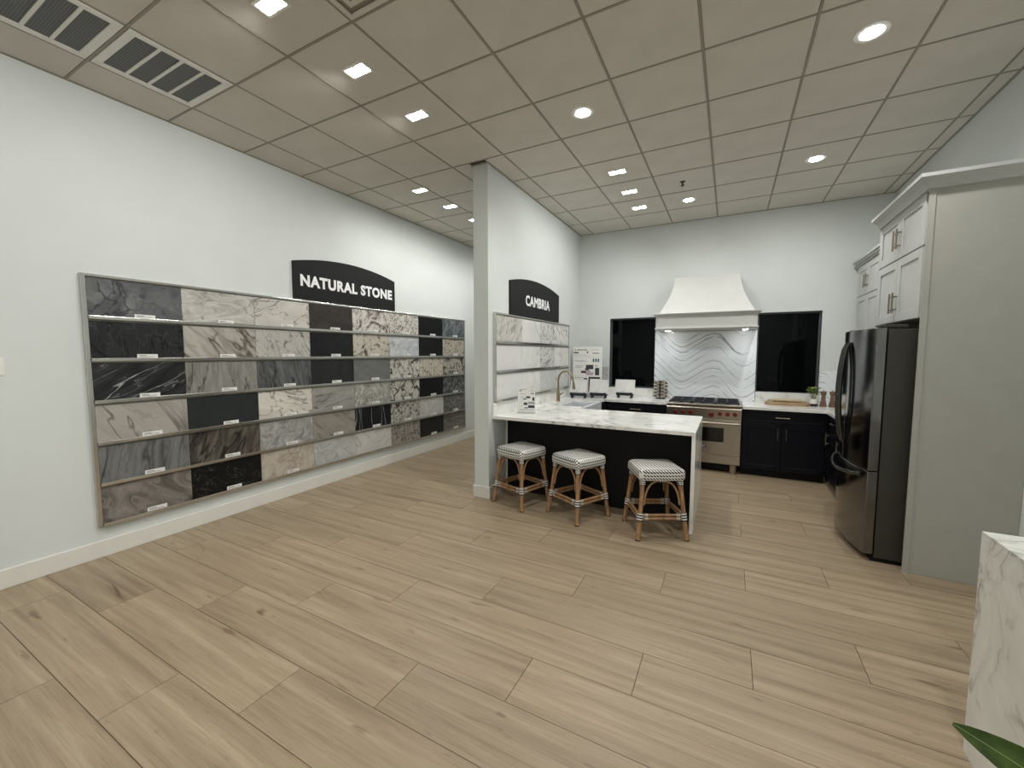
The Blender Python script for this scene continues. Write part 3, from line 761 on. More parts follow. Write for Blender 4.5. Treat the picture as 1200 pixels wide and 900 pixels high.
base_cab('base_cabinet', 'dark base cabinet on the right wall partly hidden by the refrigerator', 'x', 4.93, FY + .018, 1.072, XR - .002, [(4.93, 5.46, .70, .868), (5.46, 6.0, .70, .868)], [(4.93, 5.46, .10, .70, 1), (5.46, 6.0, .10, .70, 1)], (1.4, 5.5, 0))
T = Thing('corner_countertop', 'white quartz worktop right of the range turning along the right wall', 'countertop', (.9, 6.3, CT0))
T.part('worktop', MB().box(.176, XR - .002, BFY, YB - .001, CT0, CT1).box(1.045, XR - .002, 4.915, BFY, CT0, CT1), M['quartz'])
T.part('backsplash_strip', MB().box(.34, 1.068, YB - .021, YB - .001, CT1, 1.05), M['quartz'], bevel=.002)
T.part('backsplash_panel', MB().box(1.07, XR - .022, YB - .021, YB - .001, CT1, 1.36), M['chev'], label='blue white panel with thin grey veins')
T.part('backsplash_panel', MB().box(XR - .021, XR - .002, 4.92, YB - .001, CT1, 1.36), M['quartz'])
o = single('backsplash_slab', MB().box(PW1 + .001, -1.76, YB - .018, YB - .001, 1.031, 1.37), stone('grey_splash', [(168, 170, 168), (188, 189, 186)], axis='y', veins=[(3, .02, .6, (120, 120, 118), .6)]), 'short grey veined splash panel in the left back corner behind the poster', 'backsplash', (-2.0, YB, 1.2))
o = link('range_backsplash', MB().box(-1.03, .335, YB - .022, YB - .001, CT1 + .0, 1.9135), M['chev'], None, (-.3475, YB, CT1))
tag(o, 'tall white slab with grey zigzag veins between the two windows', 'backsplash')

# ------------------------------------------------------------------ hood
hx = -.32
T = Thing('range_hood', 'white plaster range hood with flared top between the dark windows', 'range hood', (hx, YB, 1.92))
def ring(q, hw, y0, z0, z1): q.box(hx - hw, hx + hw, y0, YB - .001, z0, z1)
q = MB(); ring(q, .628, 6.215, 1.952, 2.10)
T.part('apron_box', q, M['hood'], bevel=.003)
q = MB()
for hw, y0, z0, z1 in ((.636, 6.205, 1.922, 1.934), (.645, 6.196, 1.934, 1.946), (.636, 6.205, 1.946, 1.953)): ring(q, hw, y0, z0, z1)
T.part('lower_moulding', q, M['hood'], bevel=.003)
q = MB()
for hw, y0, z0, z1 in ((.634, 6.208, 2.10, 2.112), (.645, 6.198, 2.112, 2.126), (.662, 6.180, 2.126, 2.140), (.672, 6.170, 2.140, 2.152)): ring(q, hw, y0, z0, z1)
T.part('upper_moulding', q, M['hood'], bevel=.003)
q = MB(); n = 14; vs = []; fs = []
for i in range(n + 1):
    s_ = i / n; z = 2.152 + (2.675 - 2.152) * s_; k = (1 - s_) ** 1.75
    hw = .415 + (.60 - .415) * k; y0 = 6.43 - (6.43 - 6.24) * k
    vs += [(hx - hw, y0, z), (hx + hw, y0, z), (hx + hw, YB - .001, z), (hx - hw, YB - .001, z)]
for i in range(n):
    for e in range(4): fs.append((4 * i + e, 4 * i + (e + 1) % 4, 4 * i + 4 + (e + 1) % 4, 4 * i + 4 + e))
fs += [(3, 2, 1, 0), tuple(4 * n + e for e in range(4))]
T.part('flared_body', q.add(vs, fs), M['hood'], smooth=True)
T.part('vent_insert', MB().box(hx - .42, hx + .42, 6.29, 6.62, 1.914, 1.9215), M['steel'])

for lx in (hx - .5, hx + .5):
    T.part('hood_lamp', MB().lathe([(.03, 1.9205), (.03, 1.917), (.001, 1.917)], (lx, 6.50, 0), 16), M['lens'])
    ld = bpy.data.lights.new('lamp', 'SPOT'); ld.energy = 4.0; ld.spot_size = math.radians(150); ld.spot_blend = 1; ld.shadow_soft_size = .03; ld.color = (.86, .94, 1)
    lo = bpy.data.objects.new('lamp', ld); COL.objects.link(lo); lo.parent = T.o; lo.location = (lx - hx, 6.40 - YB, 1.90 - 1.92)

# ------------------------------------------------------------------ range
rx0, rx1, ry = -.744, .170, 5.985
T = Thing('kitchen_range', 'stainless steel gas range with red knobs under the hood', 'range', ((rx0 + rx1) / 2, 6.35, 0))
T.part('body', MB().box(rx0, rx1, ry + .05, YB - .03, .12, .895), M['steel'], bevel=.003)
T.part('cooktop', MB().box(rx0, rx1, ry - .01, YB - .03, .8955, .915), M['steel'], bevel=.006)
T.part('control_panel', MB().prism([(ry + .05, .735), (ry, .735), (ry - .01, .86), (ry + .02, .894), (ry + .05, .894)], 'x', rx0, rx1), M['steel'], bevel=.004)
for kx, r_ in ((-.628, .026), (-.532, .026), (-.436, .026), (-.185, .034), (-.082, .026), (.004, .026), (.09, .026)):
    kz = .797 if r_ < .03 else .785
    kn = T.part('knob', MB().lathe([(r_ * .75, ry - .004), (r_, ry - .012), (r_, ry - .036), (r_ * .8, ry - .043), (.001, ry - .043)], (kx, 0, kz), 18, axis='y'), M['red'], smooth=True)
    T.part('bezel', MB().lathe([(r_ * 1.25, ry - .000), (r_ * 1.25, ry - .006), (.001, ry - .006)], (kx, 0, kz), 18, axis='y'), M['steel'], parent=kn)
d_ = T.part('oven_door', MB().box(rx0 + .006, rx1 - .006, ry + .01, ry + .049, .245, .725), M['steel'], bevel=.004)
T.part('oven_window', MB().box(-.545, -.03, ry + .006, ry + .0099, .42, .61), M['ovenglass'], parent=d_)
q = MB().tube([(rx0 + .02, ry - .04, .675), (rx1 - .02, ry - .04, .675)], .014, 12)
for x in (rx0 + .06, rx1 - .06): q.tube([(x, ry + .012, .675), (x, ry - .04, .675)], .010, 8)
T.part('door_handle', q, M['steel'], parent=d_, smooth=True)
q = MB().box(-.335, -.235, ry + .004, ry + .0099, .335, .375); T.part('badge', q, M['iron'], parent=d_)
mb = text_mb('WOLF', -.325, -.245, .022, .02, .001); T.part('badge_lettering', remap(mb, lambda x, y, z: (x, ry + .0035 - z, .344 + y)), M['letter'], parent=d_)
T.part('kick_panel', MB().box(rx0 + .006, rx1 - .006, ry + .02, ry + .049, .135, .238), M['steel'], bevel=.003)
T.part('underside', MB().box(rx0 + .02, rx1 - .02, ry + .12, YB - .05, .02, .119), M['black'])
for x in (rx0 + .08, rx1 - .08):
    T.part('leg', MB().lathe([(.038, 0), (.045, .02), (.045, .119)], (x, ry + .075, 0), 14), M['steel'], smooth=True)
gw = (rx1 - rx0 - .05) / 3
for k in range(3):
    a = rx0 + .025 + k * gw; b = a + gw - .008; y0, y1 = ry + .045, YB - .09; z0, z1 = .928, .944
    q = MB()
    q.box(a, b, y0, y0 + .014, z0, z1).box(a, b, y1 - .014, y1, z0, z1).box(a, a + .014, y0, y1, z0, z1).box(b - .014, b, y0, y1, z0, z1)
    ym = (y0 + y1) / 2; q.box(a, b, ym - .007, ym + .007, z0, z1)
    xm = (a + b) / 2; q.box(xm - .006, xm + .006, y0, y1, z0, z1 + .001)
    for yy in ((y0 + ym) / 2, (ym + y1) / 2): q.box(a + .02, b - .02, yy - .006, yy + .006, z0, z1 + .001)
    for xx in (a, b - .014):
        for yy in (y0, y1 - .014): q.box(xx, xx + .014, yy, yy + .014, .9155, z0)
    T.part('burner_grate', q, M['iron'], bevel=.002, seg=1)
    for yy in ((y0 + ym) / 2, (ym + y1) / 2):
        T.part('burner', MB().lathe([(.055, .9155), (.055, .920), (.035, .922), (.035, .926), (.001, .926)], (xm, yy, 0), 18), M['iron'])

# ------------------------------------------------------------------ refrigerator
fy0, fy1 = 3.955, 4.865; fyc = (fy0 + fy1) / 2; FXD = 1.02
T = Thing('refrigerator', 'black stainless french door refrigerator beside the tall grey panel', 'refrigerator', (1.35, fyc, 0))
T.part('body', MB().box(FXD + .006, XR - .03, fy0, fy1, .035, 1.765), M['fridgeside'], bevel=.004)
T.part('base_grille', MB().box(FXD - .01, XR - .06, fy0 + .02, fy1 - .02, 0, .0345), M['black'])
for hy in (fy0 + .02, fy1 - .10): T.part('hinge_cover', MB().box(FXD - .04, FXD + .12, hy, hy + .08, 1.779, 1.80), M['fridgeside'], bevel=.005)
def front(y0, y1, z0, z1):
    n = 12; pts = [(FXD, y1), (FXD, y0)]
    for i in range(n + 1):
        y = y0 + (y1 - y0) * i / n; s_ = (y - fyc) / ((fy1 - fy0) / 2)
        x = .958 - .065 * (1 - s_ * s_)
        pts.append((x, y))
    q = MB(); q.prism(pts, 'z', z0, z1); return q
for a, b, sgn in ((fy0, fyc - .003, -1), (fyc + .003, fy1, 1)):
    d_ = T.part('door', front(a, b, .70, 1.778), M['blksteel'], bevel=.006, smooth=True)
    yy = fyc + sgn * .045; pts = []
    for i in range(15):
        s_ = i / 14; pts.append((.884 - .046 * math.sin(math.pi * s_) ** .6 + .002, yy + sgn * .05 * 0, .83 + (1.68 - .83) * s_))
    T.part('handle', MB().tube(pts, [.010] + [.0155] * 13 + [.010], 10), M['fhandle'], parent=d_, smooth=True)
d_ = T.part('freezer_drawer', front(fy0, fy1, .055, .694), M['blksteel'], bevel=.006, smooth=True)
pts = []
for i in range(19):
    s_ = i / 18; y = fy0 + .07 + (fy1 - fy0 - .14) * s_; k = (y - fyc) / ((fy1 - fy0) / 2)
    pts.append((.958 - .065 * (1 - k * k) - .004 - .050 * math.sin(math.pi * s_) ** .5, y, .655 - .035 * math.sin(math.pi * s_)))
T.part('handle', MB().tube(pts, .0145, 10), M['fhandle'], parent=d_, smooth=True)

# tall cabinet around the refrigerator
def crown(q, x_in, y0, y1, xb, z0, near=True):
    """crown along the -X face (from y1 to y0) returning along -Y face to xb; mitred profile"""
    prof = [(0, 0), (.010, 0), (.012, .018), (.030, .040), (.052, .056), (.058, .062), (.068, .064), (.068, .088), (0, .088)]
    vs = []; n = len(prof)
    for k, (o_, h) in enumerate(prof): vs.append((x_in - o_, y1, z0 + h))
    for k, (o_, h) in enumerate(prof): vs.append((x_in - o_, y0 - o_, z0 + h))
    for k, (o_, h) in enumerate(prof): vs.append((xb, y0 - o_, z0 + h))
    fs = [tuple(range(n)), tuple(range(3 * n - 1, 2 * n - 1, -1))]
    for r_ in range(2):
        for k in range(n): fs.append((r_ * n + k, r_ * n + (k + 1) % n, (r_ + 1) * n + (k + 1) % n, (r_ + 1) * n + k))
    return q.add(vs, fs)
PXF = 1.168
T = Thing('refrigerator_cabinet', 'tall light grey cabinet surround enclosing the refrigerator with upper doors', 'cabinet', (1.45, 4.4, 0))
T.part('side_panel', MB().box(PXF, XR - .002, 3.868, 3.890, 0, 2.700), M['panel'], bevel=.0015, seg=1, label='large plain grey end panel')
T.part('edge_strip', MB().box(PXF - .004, PXF + .03, 3.862, 3.8675, 0, 2.700), M['panel'])
T.part('side_panel', MB().box(PXF, XR - .002, 4.885, 4.905, 0, 2.700), M['cabwhite'])
T.part('carcass', MB().box(PXF + .022, XR - .002, 3.891, 4.884, 1.84, 2.700), M['cabwhite'])
T.part('top_panel', MB().box(PXF, XR - .002, 3.868, 4.905, 2.7005, 2.7045), M['cabwhite'])
g = .003
for z0, z1 in ((1.842, 2.335), (2.345, 2.697)):
    for a, b, s_ in ((3.925, 4.405, 1), (4.405, 4.884, -1)):
        d_ = T.part('door', shaker(MB(), 'x', a + g, b - g, z0, z1, PXF, 1, .062), M['cabwhite'], bevel=.0015, seg=1)
        T.part('handle', pull('x', PXF, (b - .035) if s_ > 0 else (a + .035), z0 + .15, .16, True, .0065), M['nickel'], parent=d_)
T.part('crown_moulding', crown(MB(), PXF, 3.868, 4.905, XR - .002, 2.705), M['cabwhite'])
# far wall cabinets
UX = 1.38
T = Thing('wall_cabinet', 'light grey upper cabinet on the right wall beyond the refrigerator', 'cabinet', (1.55, 5.75, 1.42))
T.part('carcass', MB().box(UX + .022, XR - .002, 4.91, 6.60, 1.42, 2.64), M['cabwhite'])
for z0, z1 in ((1.425, 2.275), (2.285, 2.635)):
    for a, b, s_ in ((4.912, 5.33, 1), (5.33, 5.75, -1), (5.75, 6.17, 1), (6.17, 6.598, -1)):
        d_ = T.part('door', shaker(MB(), 'x', a + g, b - g, z0, z1, UX, 1, .06), M['cabwhite'], bevel=.0015, seg=1)
        T.part('handle', pull('x', UX, (b - .035) if s_ > 0 else (a + .035), z0 + .15, .16, True, .0065), M['nickel'], parent=d_)
q = MB()
for o_, z0, z1 in ((.012, 2.641, 2.662), (.030, 2.662, 2.682), (.052, 2.682, 2.702), (.066, 2.702, 2.728)): q.box(UX - o_ + .02, XR - .002, 4.91, 6.60 + o_ * .9, z0, z1)
T.part('crown_moulding', q, M['cabwhite'], bevel=.004)

# ------------------------------------------------------------------ counter objects
def poster_parts(T, mat_base, w_, h_, items, th=.003, parent=None, local=True):
    pass
# tall poster behind the easels (local frame: x across, -y front, z up)
def printed_sheet(T, x0, x1, z0, z1, yf, items):
    q = MB().box(x0, x1, yf - .0008, yf, z0, z1)
    T.part('printed_sheet', q, M['tag'], local=True)
    ms = [M['ink'], mid_grey, teal, plum, blush]; q = MB()
    for (a, b, c, d, mi) in items: q.box(x0 + (x1 - x0) * a, x0 + (x1 - x0) * b, yf - .0014, yf - .0009, z0 + (z1 - z0) * c, z0 + (z1 - z0) * d, mi)
    T.part('printing', q, ms, local=True)
mid_grey = paint('print_grey', (150, 152, 156), .7); teal = paint('print_teal', (48, 84, 82), .7); plum = paint('print_plum', (62, 52, 82), .7); blush = paint('print_blush', (176, 160, 168), .7)
T = Thing('counter_poster', 'tall clear-framed product poster with pictures behind the sample easels', 'poster', (-1.985, 6.30, CT1), None, 0.06)
T.part('acrylic_frame', MB().box(-.245, .245, 0, .006, 0, .80).box(-.245, .245, -.04, .06, 0, .006), M['clear'], local=True)
hdr = [(.06, .08, .925, .955, 0), (.08, .10, .915, .93, 0)]
x = .14
for k, wd in enumerate((.025, .04, .04, .035, .045, .04, .03, .045)): hdr.append((x, x + wd * .8, .925, .945, 0)); x += wd + .006
hdr += [(.64, .86, .93, .938, 1), (.02, .19, .865, .89, 0), (.47, .52, .87, .905, 0), (.66, .88, .855, .88, 1), (.03, .52, .825, .832, 1), (.03, .95, .79, .793, 1),
        (.68, .73, .69, .755, 2), (.76, .81, .69, .755, 2), (.84, .89, .69, .755, 2), (.05, .40, .71, .718, 1), (.1, .48, .695, .702, 1),
        (.08, .35, .60, .612, 1), (.08, .30, .57, .582, 1), (.45, .70, .54, .63, 0), (.42, .55, .52, .56, 0), (.28, .45, .46, .50, 0), (.30, .60, .48, .52, 4), (.45, .70, .42, .48, 4),
        (.76, .90, .42, .57, 0), (.76, .86, .60, .62, 1), (.05, .35, .36, .372, 1), (.38, .5, .33, .36, 0), (.54, .93, .345, .385, 0), (.54, .60, .08, .34, 0), (.62, .93, .08, .33, 3), (.06, .46, .08, .30, 1)]
printed_sheet(T, -.235, .235, .015, .79, -.0002, hdr)
T = Thing('counter_sign', 'small acrylic sign holder with product pictures at the left end of the peninsula', 'sign', (-2.03, 4.18, CT1), None, .30)
T.part('acrylic_holder', MB().box(-.108, .108, 0, .005, 0, .298).box(-.108, .108, -.03, .05, 0, .004), M['clear'], local=True)
it = [(.08, .50, .93, .95, 1), (.74, .92, .93, .945, 1), (.08, .24, .87, .90, 0), (.74, .94, .875, .895, 1), (.75, .82, .75, .80, 0), (.85, .92, .75, .80, 0), (.1, .45, .75, .765, 1),
      (.48, .72, .58, .66, 0), (.30, .5, .53, .57, 0), (.84, .96, .48, .62, 0), (.15, .32, .62, .635, 1), (.6, .97, .34, .44, 1), (.34, .56, .30, .40, 0), (.6, .97, .18, .29, 3), (.38, .6, .16, .20, 0), (.12, .3, .45, .46, 1), (.12, .3, .26, .27, 1), (.12, .9, .10, .115, 0)]
printed_sheet(T, -.10, .10, .012, .29, -.0002, it)
# easels with sample plates
wslab = stone('sample_plate_white', [(206, 207, 203), (222, 222, 218)], axis='y', veins=[(5, .02, .3, (170, 168, 160), .7)], rough=.25)
def easel(x, y, rz, lab):
    T = Thing('plate_easel', 'low black ornate stand carrying %s' % lab, 'stand', (x, y, CT1), 'black stands on the back counter', rz)
    q = MB()
    for sx in (-.10, .10):
        q.tube([(sx, -.045, .012), (sx, -.03, .05), (sx, .05, .055)], .010, 8); q.lathe([(.016, 0), (.018, .012), (.010, .02)], (sx, -.045, 0), 10); q.lathe([(.012, 0), (.012, .05)], (sx, .05, 0), 8)
        q.box(sx - .008, sx + .008, -.058, -.045, .05, .085)
    T.part('feet', q, M['iron'], local=True)
    T.part('crossbar', MB().box(-.13, .13, -.045, .035, .036, .062).box(-.125, .125, -.056, -.0455, .034, .080), M['iron'], local=True, bevel=.003)
    T.part('back_rest', MB().tube([(-.08, .035, .06), (-.05, .062, .20), (.05, .062, .20), (.08, .035, .06)], .006, 6), M['iron'], local=True)
def plate(x, y, rz, w_, h_, lab):
    o = single('sample_plate', MB().prism([(-.035, 0), (-.023, 0), (.022, h_), (.010, h_)], 'x', -w_ / 2, w_ / 2), wslab, lab, 'quartz sample', (0, 0, 0), 'white sample plates on stands', bevel=.002)
    o.location = (x, y, CT1 + .0625); o.rotation_euler = (0, 0, rz)
for (x, y, rz, w_, h_, n_, lab) in ((-2.045, 6.06, .12, .25, .205, 'the left white plate', 'white square sample plate nearest the faucet'), (-1.765, 6.19, .05, .285, .215, 'the middle white plate', 'white sample plate on a stand, middle of the three'), (-1.415, 6.42, 0, .30, .215, 'the right white plate', 'white sample plate standing alone before the dark window')):
    easel(x, y, rz, n_); plate(x, y, rz, w_, h_, lab)

# spice carousel
sx_, sy_ = -.90, 6.52
T = Thing('spice_carousel', 'dark wooden spice carousel with small jars left of the range', 'spice rack', (sx_, sy_, CT1))
q = MB(); q.lathe([(.075, CT1), (.075, CT1 + .012), (.001, CT1 + .012)], (sx_, sy_, 0), 20); q.box(sx_ - .028, sx_ + .028, sy_ - .028, sy_ + .028, CT1 + .012, CT1 + .268)
for k in range(6): q.box(sx_ - .052, sx_ + .052, sy_ - .052, sy_ + .052, CT1 + .012 + k * .05, CT1 + .018 + k * .05)
T.part('rack', q, M['darkwood'])
for k in range(5):
    z = CT1 + .041 + k * .05
    for dx in (-.026, .026):
        j = single('spice_jar', MB().lathe([(.001, sy_ - .092), (.016, sy_ - .092), (.019, sy_ - .088), (.019, sy_ - .035), (.001, sy_ - .035)], (sx_ + dx, 0, z), 14, axis='y'), M['jar'], 'small glass spice jar facing front in the carousel, %s tier, %s' % (['bottom', 'second', 'third', 'fourth', 'top'][k], 'left' if dx < 0 else 'right'), 'jar', (sx_ + dx, sy_ - .06, z), 'spice jars in the carousel', smooth=True)
        c_ = link('lid', MB().lathe([(.020, sy_ - .098), (.020, sy_ - .0925), (.001, sy_ - .0925)], (sx_ + dx, 0, z), 14, axis='y'), M['steel'], j, (sx_ + dx, sy_ - .06, z))
    for sd in (-1, 1):
        X = sx_ + sd * .075
        j = single('spice_jar', MB().lathe([(.016, X - .02), (.018, X - .015), (.018, X + .015), (.016, X + .02)], (0, sy_, z), 12, axis='x'), M['amber'], 'spice jar facing %s in the carousel, %s tier' % ('left' if sd < 0 else 'right', ['bottom', 'second', 'third', 'fourth', 'top'][k]), 'jar', (X, sy_, z), 'spice jars in the carousel', smooth=True)
        link('lid', MB().lathe([(.019, X + sd * .0205), (.019, X + sd * .026), (.001, X + sd * .026)], (0, sy_, z), 12, axis='x'), M['steel'], j, (X, sy_, z))

# cutting board, rolling pin
bx_, by_ = .70, 6.50
pts = [(-.25, -.05), (-.20, -.12), (.20, -.12), (.25, -.05), (.25, .05), (.20, .12), (-.20, .12), (-.25, .05)]
single('cutting_board', MB().prism([(bx_ + a, by_ + b) for a, b in pts], 'z', CT1, CT1 + .036), M['boardwood'], 'thick wooden cutting board with cut corners right of the range', 'cutting board', (bx_, by_, CT1), bevel=.004)
T = Thing('rolling_pin', 'pale wooden rolling pin lying on the cutting board', 'rolling pin', (bx_, by_ + .02, CT1 + .0365))
zc = CT1 + .0365 + .024
T.part('roller', MB().lathe([(.001, -.16 + bx_), (.022, -.158 + bx_), (.024, -.15 + bx_), (.024, .15 + bx_), (.022, .158 + bx_), (.001, .16 + bx_)], (0, by_ + .02, zc), 16, axis='x'), M['pin'], smooth=True)
for s_ in (-1, 1):
    T.part('grip', MB().lathe([(.007, bx_ + s_ * .161), (.012, bx_ + s_ * .18), (.013, bx_ + s_ * .205), (.008, bx_ + s_ * .222)], (0, by_ + .02, zc), 12, axis='x'), M['pin'], smooth=True)
# herb in a jar
px_, py_ = .985, 6.5
T = Thing('potted_herb', 'small leafy plant in a white banded pot by the right window', 'plant', (px_, py_, CT1))
T.part('pot', MB().lathe([(.040, CT1), (.044, CT1 + .004), (.046, CT1 + .095), (.040, CT1 + .097), (.038, CT1 + .085), (.001, CT1 + .085)], (px_, py_, 0), 22), M['white'], smooth=True)
T.part('pot_band', MB().lathe([(.0452, CT1 + .002), (.0462, CT1 + .035), (.044, CT1 + .035), (.043, CT1 + .002)], (px_, py_, 0), 22), M['potdark'], label='dark band around the pot foot', smooth=True)
T.part('soil', MB().lathe([(.037, CT1 + .0855), (.036, CT1 + .088), (.001, CT1 + .088)], (px_, py_, 0), 16), M['soil'])
def leaf(q, base, d, ln, wd, bend=.3, n=6, upv=Vector((0, 0, 1)), mi=0):
    base = Vector(base); d = Vector(d).normalized(); side = d.cross(upv).normalized()
    if side.length < .1: side = Vector((1, 0, 0))
    nm = side.cross(d).normalized(); vs = []; fs = []
    for i in range(n + 1):
        s_ = i / n; c = base + d * ln * s_ - nm * (-1) * 0 + Vector((0, 0, -1)) * bend * ln * s_ * s_
        w_ = wd * math.sin(math.pi * (s_ * .92 + .06)) ** .8 / 2 if i < n else .0005
        vs += [c - side * w_ + nm * w_ * .35, c, c + side * w_ + nm * w_ * .35]
    for i in range(n):
        a = 3 * i; fs += [(a, a + 1, a + 4, a + 3), (a + 1, a + 2, a + 5, a + 4)]
    m_ = len(vs); th = max(.0006, wd * .01)
    vs2 = [v - nm * th for v in vs]
    fs2 = [tuple(reversed([i + m_ for i in f])) for f in fs]
    rim = []
    for i in range(n):
        a = 3 * i; rim += [(a, a + 3, a + 3 + m_, a + m_), (a + 2, a + 2 + m_, a + 5 + m_, a + 5)]
    rim += [(0, m_, m_ + 1, 1), (1, m_ + 1, m_ + 2, 2)]
    q.add(vs + vs2, fs + fs2 + rim, mi)
    return q
q = MB(); rr = random.Random(3)
st = MB()
for k in range(20):
    an = rr.uniform(0, 6.28); r_ = rr.uniform(.005, .03); bx2 = (px_ + r_ * math.cos(an), py_ + r_ * math.sin(an), CT1 + .086); hh = rr.uniform(.05, .15)
    tip = (bx2[0] + .03 * math.cos(an), bx2[1] + .03 * math.sin(an), bx2[2] + hh)
    st.tube([bx2, tip], .0015, 5)
    for j in range(3):
        a2 = an + rr.uniform(-1.4, 1.4); leaf(q, tip, (math.cos(a2), math.sin(a2), rr.uniform(.1, .9)), rr.uniform(.04, .06), .03, .2, 3)
T.part('stems', st, M['stem']); lf = T.part('foliage', q, M['herb']); lf['kind'] = 'stuff'
# pepper mills
for n_, (mx_, lab) in enumerate(((1.088, 'wooden pepper mill nearer the window'), (1.18, 'wooden pepper mill next to the refrigerator'))):
    T = Thing('pepper_mill', lab, 'pepper mill', (mx_, 6.50, CT1), 'wooden mills on the right counter')
    prof = [(.036, 0), (.038, .01), (.034, .03), (.026, .075), (.022, .10), (.026, .118), (.018, .128), (.018, .134)]
    T.part('body', MB().lathe([(r, CT1 + z) for r, z in prof], (mx_, 6.50, 0), 20), M['milled'], smooth=True)
    prof = [(.019, .1345), (.024, .145), (.032, .175), (.034, .190), (.030, .198), (.001, .199)]
    T.part('head', MB().lathe([(r, CT1 + z) for r, z in prof], (mx_, 6.50, 0), 20), M['milled'], smooth=True)
    T.part('finial', MB().lathe([(.004, CT1 + .1995), (.007, CT1 + .205), (.006, CT1 + .212), (.001, CT1 + .214)], (mx_, 6.50, 0), 10), M['nickel'], smooth=True)

# ------------------------------------------------------------------ stools
def make_stool():
    T = Thing('bar_stool', '', 'stool', (0, 0, 0), 'rattan bar stools at the peninsula')
    tp, bt, zt = .158, .210, .525
    cor = [(-1, -1), (1, -1), (1, 1), (-1, 1)]
    def lp(c, z):
        s_ = bt + (tp - bt) * (z / zt) ** .85; return Vector((c[0] * s_, c[1] * s_, z))
    # seat: padded, rounded woven block
    n = 14; hs = .198; vs = []; fs = []
    def sup(u): return u
    q = MB(); rings = [(.186, .512), (.194, .516), (.199, .53), (.199, .575), (.193, .594), (.178, .604), (.13, .609), (.07, .611), (.001, .612)]
    seg = 40
    for r_, z in rings:
        for k in range(seg):
            an = 2 * math.pi * (k + .5) / seg; c_, s_ = math.cos(an), math.sin(an); e = 11 if r_ > .15 else 5
            d_ = (abs(c_) ** e + abs(s_) ** e) ** (-1 / e); vs.append((r_ * d_ * c_, r_ * d_ * s_, z))
    for i in range(len(rings) - 1):
        for k in range(seg): fs.append((i * seg + k, i * seg + (k + 1) % seg, (i + 1) * seg + (k + 1) % seg, (i + 1) * seg + k))
    fs += [tuple(range(seg - 1, -1, -1)), tuple((len(rings) - 1) * seg + k for k in range(seg))]
    T.part('seat', q.add(vs, fs), M['weave'], smooth=True, local=True, label='black and white woven seat pad')
    for c in cor:
        pts = [lp(c, z) for z in (0, .12, .26, .40, zt)]
        lg = T.part('leg', MB().tube(pts, [.0198, .0193, .0187, .018, .0175], 12), M['rattan'], smooth=True, local=True)
        T.part('foot_pad', MB().tube([lp(c, -.0) , lp(c, .006)], .0222, 12), M['black'], parent=lg, local=True)
        T.part('binding', MB().tube([lp(c, .165), lp(c, .232)], .0245, 12), M['bind'], parent=lg, local=True, smooth=True)
        T.part('binding', MB().tube([lp(c, .468), lp(c, .511)], .0225, 12), M['bind'], parent=lg, local=True, smooth=True)
    for i in range(4):
        a, b = cor[i], cor[(i + 1) % 4]
        for z in (.184, .213):
            A, B = lp(a, z), lp(b, z); d_ = (B - A).normalized()
            T.part('stretcher', MB().tube([A + d_ * .012, B - d_ * .012], .0125, 10), M['rattan'], smooth=True, local=True)
        A, B = lp(a, .1985), lp(b, .1985); d_ = (B - A).normalized()
        for P0, s_ in ((A, 1), (B, -1)):
            p0 = P0 + d_ * s_ * .034; p1 = P0 + d_ * s_ * .062
            q = MB(); vs = []
            o_ = Vector((0, 0, .0145))
            q.tube([p0 + o_, p1 + o_], .0145, 10); q.tube([p0 - o_, p1 - o_], .0145, 10)
            T.part('stretcher_binding', q, M['bind'], local=True)
        # arch under the seat
        pts = []
        for k in range(17):
            th = math.pi * k / 16; u = -math.copysign(abs(math.cos(th)) ** .8, math.cos(th)); z = .30 + .205 * math.sin(th) ** .72
            A, B = lp(a, z), lp(b, z); mid = (A + B) / 2; half = (B - A) / 2; w_ = half.length - .026
            pts.append(mid + half.normalized() * u * w_)
        T.part('arch_brace', MB().tube(pts, .0085, 8), M['rattan'], smooth=True, local=True)
        A, B = lp(a, .505), lp(b, .505); mid = (A + B) / 2; d_ = (B - A).normalized() * .03
        T.part('arch_binding', MB().tube([mid - d_, mid + d_], .0125, 10), M['bind'], local=True)
    return T
s0 = make_stool()
for k, (x, y, a, lab) in enumerate(((-1.924, 3.845, -18, 'leftmost rattan stool with woven seat, beside the partition wall'), (-1.274, 3.800, -27.8, 'middle rattan stool with woven black and white seat'), (-.548, 3.760, 28, 'rightmost rattan stool with woven seat, by the waterfall end'))):
    o = s0.o if k == 0 else copy_tree(s0.o)
    o.location = (x, y, 0); o.rotation_euler = (0, 0, math.radians(a)); o['label'] = lab

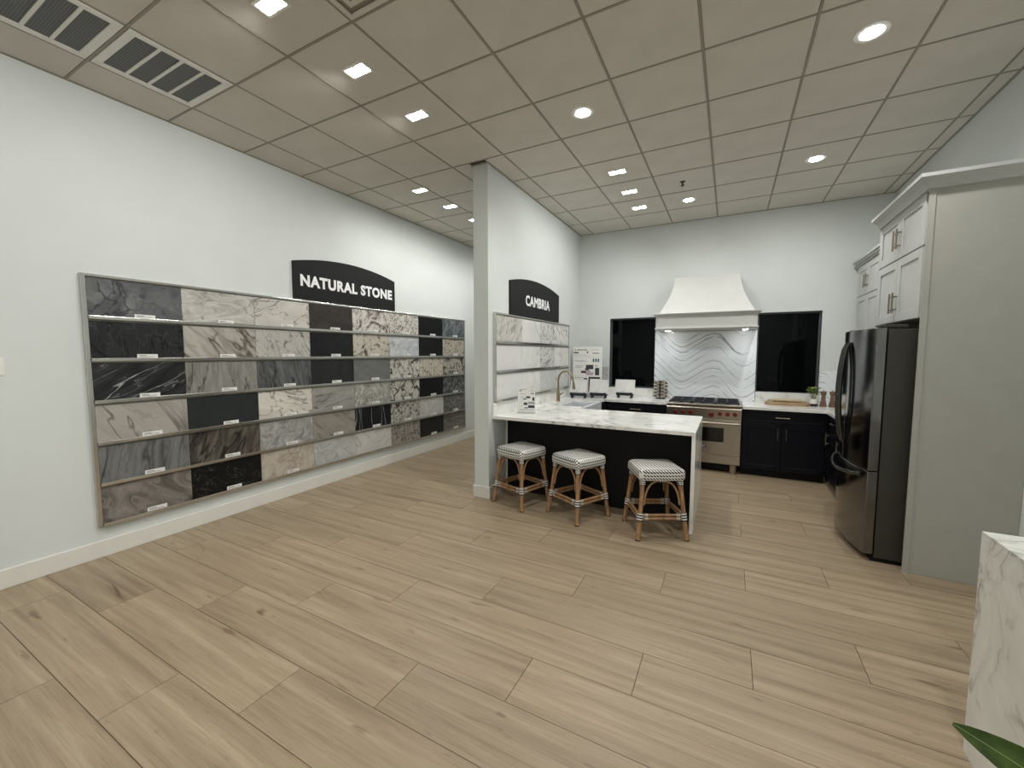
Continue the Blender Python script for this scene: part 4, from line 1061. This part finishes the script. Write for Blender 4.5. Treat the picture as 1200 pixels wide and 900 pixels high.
# ------------------------------------------------------------------ foreground island and plant
T = Thing('quartz_island', 'white veined quartz island block at the lower right corner', 'island', (1.3, 1.3, 0))
T.part('waterfall_side', MB().box(.884, .914, .35, 2.2, 0, .875), M['quartz2'])
T.part('waterfall_end', MB().box(.9145, 1.60, 2.17, 2.2, 0, .875), M['quartz2'])
T.part('top_slab', MB().box(.884, 1.60, .35, 2.2, .8755, .905), M['quartz2'])
T.part('carcass', MB().box(.915, 1.59, .37, 2.169, .0, .874), M['cabwhite'])
pp = Vector((.66, .93, 0))
T = Thing('potted_plant', 'potted plant whose long green leaf reaches in at the lower right corner', 'plant', tuple(pp))
T.part('pot', MB().lathe([(.09, 0), (.10, .01), (.125, .24), (.132, .26), (.118, .262), (.112, .23), (.001, .23)], tuple(pp), 28), M['white'], smooth=True)
T.part('soil', MB().lathe([(.112, .231), (.11, .238), (.001, .24)], tuple(pp), 20), M['soil'])
def big_leaf(base, tip, wd, sag=.04, face=(0, 0, 1)):
    base, tip = Vector(base), Vector(tip); d = tip - base; ln = d.length; d.normalize(); side = d.cross(Vector(face)).normalized(); nm = side.cross(d).normalized()
    n = 14; vs = []; fs = []; q = MB(); mid = []
    for i in range(n + 1):
        s_ = i / n; c = base + d * ln * s_ + nm * sag * math.sin(math.pi * s_); mid.append(c)
        w_ = max(.0006, wd / 2 * (math.sin(math.pi * min(1, s_ * .97 + .02)) ** .75))
        vs += [c - side * w_ + nm * w_ * .30, c - side * w_ * .5 + nm * w_ * .1, c, c + side * w_ * .5 + nm * w_ * .1, c + side * w_ + nm * w_ * .30]
    for i in range(n):
        for e in range(4): a = 5 * i + e; fs.append((a, a + 1, a + 6, a + 5))
    m_ = len(vs); vs2 = [v - nm * .0012 for v in vs]; fs2 = [tuple(i + m_ for i in reversed(f)) for f in fs]
    rim = []
    for i in range(n): a = 5 * i; rim += [(a, a + 5, a + 5 + m_, a + m_), (a + 4, a + 4 + m_, a + 9 + m_, a + 9)]
    q.add(vs + vs2, fs + fs2 + rim)
    lf = T.part('leaf', q, M['leaf'], smooth=True)
    T.part('midrib', MB().tube([p + nm * .0008 for p in mid], [.003 - .0022 * i / n for i in range(n + 1)], 6), M['stem'], parent=lf)
    T.part('leaf_stalk', MB().tube([tuple(pp + Vector((0, 0, .235))), tuple((pp * .4 + base * .6) + Vector((0, 0, .10))), tuple(base)], .004, 6), M['stem'], parent=lf)
big_leaf((.765, 1.165, .638), (.480, 1.243, .745), .085, .018, (-.15, -.68, .68))
big_leaf((.74, .98, .50), (.86, 1.10, .62), .08)
big_leaf((.62, .86, .48), (.56, .66, .60), .08)
big_leaf((.72, .84, .50), (.84, .66, .60), .08)
